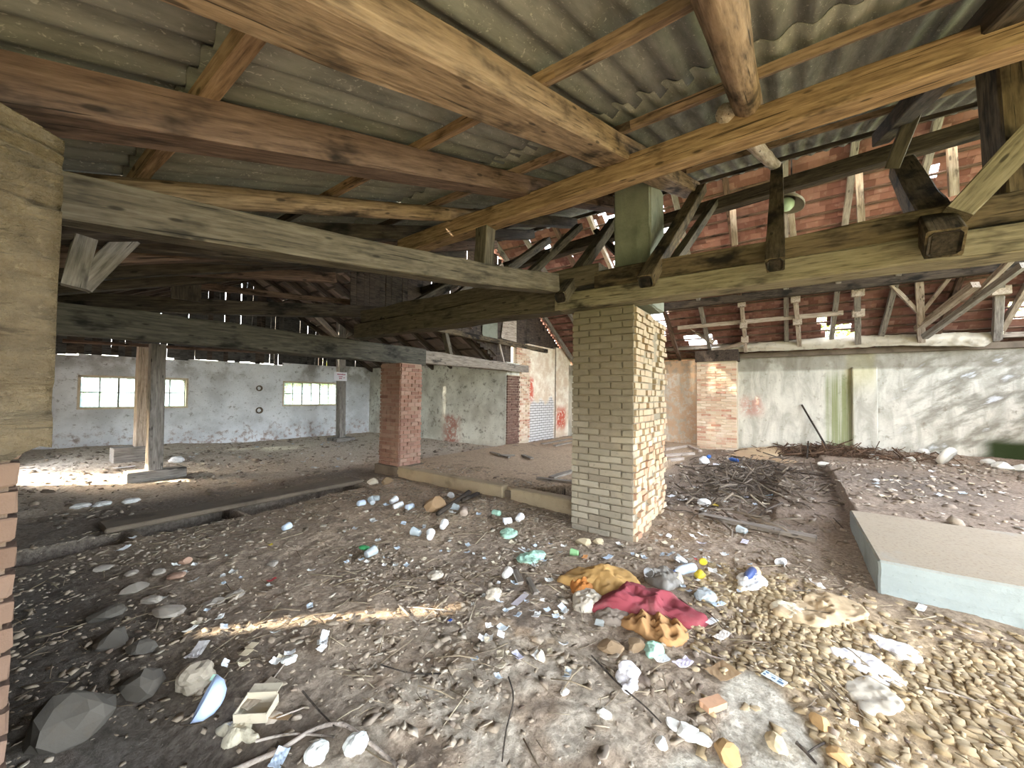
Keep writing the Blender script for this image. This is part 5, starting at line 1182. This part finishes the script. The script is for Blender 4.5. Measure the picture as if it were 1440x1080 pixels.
beam('brown_stick', at(650, 710, .06), at(672, 700, .06), .06, .05, 'darkwood', 'short dark wood piece beside the thick brown stick', 'stick', round_=True)
lying('tin_box', 652, 724, [(.045, 0), (.05, .01), (.05, .09), (.04, .095)], 45, cm('pinkish_carton', (176, 158, 142), .8, .3, 16), 'pinkish carton under the brown stick', 'carton', pitch=75)
mound('plastic_bag', [(704, 752), (716, 744), (726, 748), (722, 756), (710, 758)], .03, mint, 'greenish bag between the cups and the slab edge', 'bag', .45, .6, 16, seed=27)
# --- left part of the floor
bowl = [(.02, 0), (.05, .01), (.08, .04), (.095, .085), (.09, .085), (.075, .042), (.045, .014)]
lying('plastic_bowl', 310, 1008, bowl, 150, cm('blue_patterned_bowl', (176, 194, 224), .4, .25, 9), 'pale blue and white bowl tipped on its side in the dark corner', 'bowl', pitch=62, n=20)
t = thing('open_carton', at(361, 1004, .02), 'small open cardboard carton beside the pale blue bowl', 'carton')
bm = bmesh.new(); add_box(bm, (-.075, -.055, 0), (.075, .055, .004)); add_box(bm, (-.075, -.055, .004), (-.071, .055, .05)); add_box(bm, (.071, -.055, .004), (.075, .055, .045)); add_box(bm, (-.071, .051, .004), (.071, .055, .06)); add_box(bm, (-.071, -.055, .004), (.071, -.051, .05))
mm_ = Matrix.Translation(at(361, 1006, .012)) @ Matrix.Rotation(math.radians(-50), 4, 'Z') @ Matrix.Rotation(.12, 4, 'X'); link('tray', bm_mesh('tray', bm), cm('grey_beige_card', (186, 174, 152), .9, .35, 16), t, mm_)
bm = bmesh.new(); add_box(bm, (-.07, .055, .05), (.07, .11, .054)); link('flap', bm_mesh('flap', bm), cm('grey_beige_card', (186, 174, 152)), t, mm_)
scrap(365, 985, .20, .075, 20, cm('grey_card', (150, 136, 118), .95, .4, 16), 'grey cardboard sheet behind the open carton', 'cardboard', 'cardboard_piece', .25, (10, 0), .03)
scrap(335, 996, .07, .04, 70, cm('grey_card', (150, 136, 118)), 'grey card strip between the bowl and the open carton', 'cardboard', 'cardboard_piece', .4, (20, 0), .02)
scrap(394, 1012, .10, .03, -60, cm('brown_card', (150, 122, 90)), 'brown card tongue beside the open carton', 'cardboard', 'cardboard_piece', .2)
mound('fibre_tuft', [(302, 1028), (324, 1022), (350, 1030), (366, 1042), (340, 1042), (316, 1038)], .03, cm('pale_fibre', (190, 180, 156), .95, .35, 40, bumpy=.7), 'pale fibrous tuft below the pale blue bowl', 'fibre', .5, .6, 30, seed=29)
scrap(336, 1019, .08, .05, 10, white, 'white torn plastic under the open carton', 'plastic', 'plastic_scrap', .6)
scrap(455, 905, .13, .045, 55, white, 'bent white plastic strip on the left part of the floor', 'plastic', 'plastic_scrap', .8, (15, 0), .02)
scrap(276, 923, .16, .06, 50, cm('greyish_paper', (176, 170, 166), .8, .4, 16), 'greyish torn paper near the dark corner', 'paper', 'paper_scrap', .7, (10, 0), .02)
scrap(354, 911, .055, .05, 30, cream, 'cream card square, upper of a pair', 'card', 'card_scrap', .1); scrap(346, 921, .055, .05, 30, cream, 'cream card square, lower of a pair', 'card', 'card_scrap', .1)
scrap(316, 939, .06, .035, 60, white, 'small white paper triangle near the dark corner', 'paper', 'paper_scrap', .4, (35, 0), .02)
crumple(274, 962, .085, cm('dusty_foam', (164, 152, 134), .95, .4, 20, bumpy=.5), 'dusty foam ball in the dark corner', 'foam_ball', 'foam', 35, .8)
scrap(300, 960, .05, .03, 60, mint, 'small mint green wrapper beside the foam ball', 'wrapper', 'wrapper', .4, (20, 0), .02)
crumple(500, 1052, .05, cm('white_foam', (214, 214, 206), .9, .25, 30, bumpy=.5), 'white foam lump by the curved cane', 'foam_lump', 'foam', 37, .7)
crumple(447, 1064, .05, cm('white_foam', (214, 214, 206)), 'dusty white foam lump inside the curved cane', 'foam_lump', 'foam', 39, .7)
scrap(391, 1074, .09, .05, 40, bluec, 'pale blue wrapper at the bottom edge by the curved cane', 'wrapper', 'wrapper', .5, (15, 0), .015)
crumple(407, 930, .04, cm('white_foam', (214, 214, 206)), 'small white foam crumb above the grey cardboard sheet', 'foam_lump', 'foam', 40, .5)
scrap(267, 888, .08, .03, 20, PAPER(), 'white paper with a tan twig in the left shade', 'paper', 'paper_scrap', .5)
clod_thing(200, 968, .13, cm('shade_darkened_stone', (92, 86, 78), .95, .4, 12, bumpy=.5), 'dark faceted stone in the deep shade by the near pillar', seed=5)  # stone colour itself darkened to stand in for the shade here
clod_thing(104, 1030, .19, cm('shade_darkened_stone', (92, 86, 78)), 'big dark stone lowest beside the near pillar', seed=6, flat=.75)
clod_thing(196, 915, .10, cm('shade_darkened_stone', (92, 86, 78)), 'flat dark stone beyond the faceted one', seed=7, flat=.4)
clod_thing(150, 868, .13, cm('shade_darkened_stone', (92, 86, 78)), 'broad dark stone near the trench beside the near pillar', seed=8, flat=.4)
clod_thing(160, 905, .12, cm('shade_darkened_stone', (92, 86, 78)), 'dark stone in the row by the near pillar', seed=10, flat=.5)
for i, (u, v, L_, w_, y_, lab) in enumerate(((190, 831, .20, .07, 45, 'greyish plank end beyond the dark stones'), (236, 864, .22, .08, 40, 'grey plaster slab in the left shade'), (215, 845, .15, .09, 30, 'pale plaster chunk in the left shade'), (250, 812, .15, .10, 40, 'pinkish brick piece in the left shade'),
        (186, 808, .12, .07, 40, 'light flat stone in the left shade'), (222, 806, .13, .08, 30, 'grey flat stone beside the light one'), (260, 792, .10, .09, 80, 'brown upright brick piece'), (148, 800, .14, .05, 30, 'long thin chip near the trench'), (330, 838, .16, .08, 40, 'grey slab piece in the left rubble'), (300, 848, .14, .06, 50, 'narrow slab piece in the left rubble'), (383, 795, .13, .08, 20, 'pale slab piece right of the left rubble'))):
    clod_thing(u, v, L_*.55, cm(('plaster_piece', 'brick_piece')[i in (3, 6)], ((160, 150, 138), (164, 132, 112))[i in (3, 6)], .95, .4, 14), lab, 'rubble', 'rubble_piece', .32 if i != 6 else .7, seed=80+i)
scrap(382, 818, .07, .03, 10, cm('red_wrapper', (150, 56, 56)), 'small red and blue wrapper in the left rubble', 'wrapper', 'wrapper', .5)
scrap(380, 768, .04, .03, 10, yell, 'tiny yellow wrapper beyond the left rubble', 'wrapper', 'wrapper', .4)
lying('paper_cup', 399, 747, CUP, 30, bluec, 'pale blue cup beyond the left rubble near the trench', 'cup')
scrap(172, 774, .13, .05, 40, white, 'bent white paper beside the trench end', 'paper', 'paper_scrap', .6); scrap(186, 757, .06, .05, 10, white, 'small white paper above the bent one', 'paper', 'paper_scrap', .5)
for i, (u, v) in enumerate(((113, 714), (143, 711), (185, 706))): crumple(u, v, .09, PAPER(), ['white paper lump beyond the trench, nearest the near pillar', 'white paper lump beyond the trench, middle of three', 'white paper lump beyond the trench, furthest from the near pillar'][i], seed=50+i, flat=.4)
crumple(248, 650, .12, white, 'white lump on the floor just behind the grey wooden post', seed=55, flat=.6)
scrap(175, 658, .30, .12, 0, white, 'white flat paper beside the long foot block', 'paper', 'paper_scrap', .1)
clod_thing(524, 681, .10, cm('pale_stone', (204, 192, 170)), 'pale stone at the end of the trench', flat=.7); clod_thing(545, 680, .13, cm('brown_clay_lump', (146, 122, 94)), 'brown stone at the foot of the red pillar', flat=.6); clod_thing(508, 684, .08, cm('pale_stone', (204, 192, 170)), 'small pale stone at the end of the trench', flat=.6)
wb = cm('white_plaster_bit', (224, 220, 210), .95, .2, 20, bumpy=.4)
for i, (u, v, r_, lab) in enumerate(((968, 1032, .07, 'white plaster lump largest beside the pale screed'), (948, 1020, .045, 'white plaster lump above the largest one'), (985, 1040, .05, 'white plaster lump touching the pale screed'), (850, 1005, .04, 'white plaster crumb on the light bare floor'), (795, 975, .035, 'small white plaster crumb near the dark twig'), (930, 1046, .04, 'white plaster crumb at the left of the largest lump'))): clod_thing(u, v, r_, wb, lab, 'plaster', 'plaster_lump', .35)
# --- canes and twigs
twig([(300, 1100), (390, 1060), (440, 1030), (480, 1022), (515, 1045), (560, 1082)], .012, .007, 'palewood', 'long curved cane arching over the floor in the near left', 'cane', 'cane')
twig([(360, 1046), (410, 1036), (470, 1040)], .006, .004, 'palewood', 'thin cane lying inside the long curved one', 'cane', 'cane')
twig([(330, 1014), (372, 972), (402, 934)], .004, .003, 'palewood', 'thin straw stalk rising past the open carton')
twig([(388, 1014), (428, 998)], .005, .003, 'palewood', 'short pale twig right of the open carton')
twig([(560, 852), (575, 868), (589, 882)], .006, .004, 'palewood', 'pale twig below the sunlit streak')
twig([(572, 856), (600, 858), (636, 862)], .005, .003, 'palewood', 'thin twig lying level below the sunlit streak')
twig([(536, 938), (580, 950), (620, 950)], .004, .003, 'darkwood', 'thin dark twig on the bare middle floor')
twig([(425, 975), (446, 1000), (470, 1025)], .005, .003, 'darkwood', 'bent dark twig by the curved cane')
twig([(715, 955), (722, 985), (712, 1030), (706, 1075)], .004, .003, 'darkwood', 'long dark twig running down the near middle floor')
twig([(832, 925), (870, 965), (905, 995), (930, 1020)], .005, .003, 'darkwood', 'dark twig below the crumpled paper ball')
twig([(975, 912), (1000, 925), (1020, 930)], .005, .003, 'palewood', 'pale straw left of the printed card')
twig([(1120, 1048), (1134, 1062), (1148, 1078)], .008, .005, 'darkwood', 'dark forked twig at the bottom edge beside the pale screed')
twig([(1160, 1048), (1145, 1056), (1134, 1064)], .005, .003, 'darkwood', 'side shoot of the dark forked twig')
twig([(1300, 970), (1360, 985), (1440, 1018)], .006, .004, 'palewood', 'long pale straw on the clods below the concrete block')
twig([(1340, 876), (1362, 886), (1382, 892)], .010, .006, 'palewood', 'bleached stick before the concrete block')
twig([(1320, 854), (1318, 842, .03), (1316, 832, .06)], .008, .005, 'darkwood', 'stub of dark stick against the concrete block')
for i, (u, v) in enumerate(((1154, 1020), (1092, 1052), (1020, 1062))): clod_thing(u, v, .055+.01*i, cm(('tan_clod', 'pale_clod', 'tan_clod')[i], ((176, 142, 98), (206, 186, 150), (176, 142, 98))[i], .95, .3, 14, bumpy=.5), ['angular tan stone right of the pale screed', 'pale clod at the bottom edge right of the screed', 'tan stone at the bottom edge left of the screed'][i])
clod_thing(1180, 1068, .06, cm('tan_clod', (176, 142, 98)), 'brown clod at the bottom edge beside the forked twig')
scrap(1202, 1022, .04, .03, 0, white, 'small white scrap on the clods below the plastic bag', 'paper', 'paper_scrap', .4); scrap(1042, 858 if False else 1300*0+862, .03, .02, 0, white, 'tiny white scrap on the clods near the wrapper', 'paper', 'paper_scrap', .4)
scrap(1295, 858, .13, .045, -20, white, 'torn white paper at the foot of the concrete block', 'paper', 'paper_scrap', .3)
# --- beyond the pillar: planks, boxes, bottles
beam('floor_plank', at(985, 727, .03), at(1148, 760, .02), .16, .04, 'plank', 'long dusty plank lying past the middle pillar', 'plank', up=(0, 0, 1))
for i, (a_, b_) in enumerate((((756, 673), (812, 679)), ((776, 672), (812, 661)))):
    beam('pit_plank', at(*a_)*0+PZ(*a_, .17), PZ(*b_, .17), .12, .05, 'plank', ['plank lying along the open hole in the slab', 'short plank crossing the open hole in the slab'][i], 'plank')
for i, (a_, b_, w_) in enumerate((((762, 624), (803, 617), .10), ((780, 627), (804, 622), .10), ((735, 640), (748, 645), .08), ((690, 636), (716, 643), .07), ((700, 640), (724, 640), .06))):
    beam('loose_board', PZ(*a_, .19), PZ(*b_, .19), w_, .03, 'plank', ['longest loose board lying before the flaking wall', 'loose board beside the longest one before the flaking wall', 'short board end on the slab', 'dark splintered board on the slab', 'second splintered board on the slab'][i], 'board')
for i, (a_, b_) in enumerate((((935, 632), (968, 627)), ((935, 641), (975, 638)), ((935, 648), (960, 645)), ((968, 627), (985, 634)))):
    beam('hatch_frame', PZ(*a_, .10), PZ(*b_, .10), .10, .06, 'palewood', ['back rail of the hatch frame beyond the pillar', 'middle rail of the hatch frame beyond the pillar', 'front rail of the hatch frame beyond the pillar', 'side rail of the hatch frame beyond the pillar'][i], 'frame')
scrap(1072, 646, 1.5, .7, 60, cm('tan_flat_carton', (176, 148, 116), .95, .3, 6), 'flattened tan carton lying before the streaked wall', 'cardboard', 'flat_carton', .05, (0, 0), .03)
mound('sacking', [(1040, 636), (1060, 631), (1084, 633), (1096, 640), (1070, 643), (1046, 642)], .10, cm('tan_sacking', (178, 154, 122), .95, .3, 6), 'heap of tan sacking at the foot of the streaked wall', 'sack', .5, .5, 3, seed=44)
lying('bottle', 997, 644, BOTTLE, 0, cm('blue_bottle', (48, 92, 160), .4, .2, 20), 'blue bottle near the hatch frame', 'bottle', scale=1.4, parts=(('cap', CAP, white),)); lying('bottle', 1031, 649, BOTTLE, 40, cm('blue_bottle', (48, 92, 160)), 'blue bottle before the flattened tan carton', 'bottle', scale=1.4, parts=(('cap', CAP, white),))
crumple(990, 652, .13, white, 'white ball of plastic before the blue bottle', 'plastic_ball', 'bag', 61, .8)
scrap(1040, 656, .5, .12, 30, PAPER(), 'pale paper strip before the dark mulch heap', 'paper', 'paper_scrap', .2); scrap(1008, 655, .3, .14, 10, PAPER(), 'white paper between the plastic ball and the mulch', 'paper', 'paper_scrap', .3)
scrap(1086, 697, .30, .045, -25, cm('light_blue_pipe', (150, 184, 206), .5, .2, 20), 'light blue plastic strip past the mulch heap', 'plastic', 'plastic_scrap', .1); scrap(1082, 704, .28, .08, -15, PAPER(), 'white paper strip below the light blue one', 'paper', 'paper_scrap', .3)
scrap(1048, 700, .18, .08, -20, cm('lilac_paper', (204, 200, 216)), 'lilac paper past the mulch heap', 'paper', 'paper_scrap', .3); scrap(943, 699, .16, .08, -20, white, 'white paper at the back corner of the middle pillar', 'paper', 'paper_scrap', .3); scrap(959, 704, .16, .05, -50, white, 'crumpled paper strip near the back corner of the pillar', 'paper', 'paper_scrap', .6)
crumple(990, 710, .10, white, 'white plastic lump beside a yellow wrapper past the pillar', 'plastic_lump', 'bag', 63, .6); scrap(1006, 711, .16, .08, 10, yell, 'yellow wrapper beside the white plastic lump', 'wrapper', 'wrapper', .4)
for i, (u, v) in enumerate(((940, 757), (975, 758), (988, 755), (987, 767), (948, 762))): scrap(u, v, .09, .05, i*37, (PAPER(), white, white, cm('lilac_paper', (204, 200, 216)), cream)[i], ['white paper nearest the pillar corner', 'white torn card right of the pillar corner', 'small star-shaped white paper beyond the heap', 'lilac card beyond the heap', 'cream paper beside the one nearest the pillar corner'][i], 'paper', 'paper_scrap', .5, (15, 0), .02)
# wall foot
b_ = PX(1165, 641, 12.9); b_.z = H(12.9, b_.y)
beam('leaning_stick', b_, PX(1128, 569, 13.28), .05, .04, 'darkwood', 'dark stick leaning against the streaked wall', 'stick', round_=True)
twig([(1135, 645), (1138, 625, .35), (1142, 612, .6)], .02, .008, 'darkwood', 'thin dry branch standing beside the leaning stick', 'branch', 'branch')
lying('stone_ring', 1336, 655, [(.10, 0), (.20, 0), (.22, .06), (.20, .12), (.10, .12), (.10, 0)], 60, cm('white_washed_stone', (206, 202, 192), .9, .3, 8), 'whitish stone ring at the foot of the streaked wall', 'ring', pitch=60)
for i, (u, v, r_) in enumerate(((1160, 653, .13), (1410, 660, .2), (1392, 655, .16), (1436, 663, .2), (1280, 648, .14), (1228, 645, .12), (1300, 645, .15))): clod_thing(u, v, r_, cm('white_washed_stone', (206, 202, 192)), ['white stone beside the brushwood pile', 'large white stone at the far end of the wall foot', 'rounded white stone left of the large one', 'white stone beside the green stain', 'white stone midway along the wall foot', 'white stone below the pilaster', 'flat white stone near the stone ring'][i])
import re as _re
NEAR = []
for o in TAGGED:
    q = o.matrix_basis.translation
    if o.get('kind') or not (.2 < q.x < 13 and -5 < q.y < 13.3): continue
    if o['category'] in ('beam', 'strut', 'rail', 'post', 'brace', 'board', 'sheet', 'twig', 'cane', 'stick', 'plank', 'frame', 'bush', 'pipe', 'sign', 'lamp', 'pillar', 'pier', 'wood', 'scrap', 'column') or q.z > .6: continue
    sh = _re.split(r' (?:beside|in|at|on|by|near|behind|below|lying|under|with|tucked|standing|before|beyond|next|of|half|between|past|sticking|spilling|curled|leaning|furthest|low|lowest|just|above|upper|lower|nearest|right|left|stuck|from|rising|inside|touching|largest|around|askew|hanging|the|tipped|across)\b', o['label'])[0]
    if 2 <= len(sh.split()) <= 6: NEAR.append((q.x, q.y, sh))
seen_l = {}
# drift of small nameless scraps
kinds = [('white_paper', (216, 214, 210)), ('pale_card', (200, 186, 160)), ('grey_plastic', (178, 176, 170)), ('faded_blue_plastic', (186, 196, 206))]
zones = [(560, 680, 720, 800, 18, 'below the rubble heap'), (680, 800, 740, 800, 16, 'before the slab edge'), (660, 800, 800, 880, 18, 'between the wood chips and the cloth heap'), (860, 960, 750, 800, 18, 'at the corner of the middle pillar'), (930, 1060, 770, 850, 26, 'around the yellow tin'), (640, 800, 860, 960, 22, 'on the bare floor below the wood chips'), (930, 1080, 650, 730, 24, 'around the mulch heap'), (480, 580, 700, 800, 18, 'around the green lid'), (220, 340, 760, 900, 14, 'in the left rubble'), (340, 480, 800, 960, 12, 'around the sunlit streak'), (1230, 1330, 655, 700, 14, 'before the stone ring'), (1330, 1430, 655, 700, 12, 'before the green stain'), (250, 380, 622, 665, 18, 'behind the grey wooden post'), (380, 500, 622, 660, 20, 'before the signed post')]
protos = {}
for zi, (ua, ub, va, vb, n_, zl) in enumerate(zones):
    for q in range(n_):
        u = random.uniform(ua, ub); v = random.uniform(va, vb); k = random.randrange(4); s_ = random.uniform(.6, 1.3)*(1 if v > 740 else 1.7); key = (k, q % 3)
        p = at(u, v, .012)
        if 4.0 < p.x < 5.7 and (1.2 < p.y < 2.2 or p.y < -.5): continue
        if key not in protos:
            o = scrap(u, v, .055, .035, 0, cm(*kinds[k][:1], kinds[k][1]), 'x', 'scrap', 'litter_scrap', .5, seed=key[0]*9+key[1]); protos[key] = o
        else: o = protos[key].copy(); COL.objects.link(o)
        o.matrix_basis = Matrix.Translation(p) @ Matrix.Rotation(random.uniform(0, 6.28), 4, 'Z') @ Matrix.Rotation(random.uniform(-.4, .4), 4, 'X') @ Matrix.Scale(s_, 4)
        kn = ('white paper', 'pale card', 'grey plastic', 'faded blue plastic')[k]
        dn, nx_, ny_, sh = min((math.hypot(p.x-a, p.y-b), a, b, t_) for a, b, t_ in NEAR)
        rd = (nx_*CF.x+ny_*CF.y) - (p.x*CF.x+p.y*CF.y); sd = (nx_-p.x)*CR.x+(ny_-p.y)*CR.y
        rel = 'beyond' if rd < -abs(sd) else 'before' if rd > abs(sd) else 'beside'
        base = '%s scrap of %s %s the %s' % ('tiny' if s_ < .8 else 'small' if s_ < 1.2 else 'palm-sized', kn, rel, sh)
        if base in seen_l: base = base.replace(' scrap of', (' bent', ' dusty', ' torn', ' creased')[min(3, seen_l[base]-1)]+' scrap of') if False else base+' '+zl
        base = ' '.join(base.split()[:16]); seen_l[base] = seen_l.get(base, 0)+1
        o['label'] = base; o['group'] = '%s scraps %s' % (kn, zl); o['category'] = 'scrap'
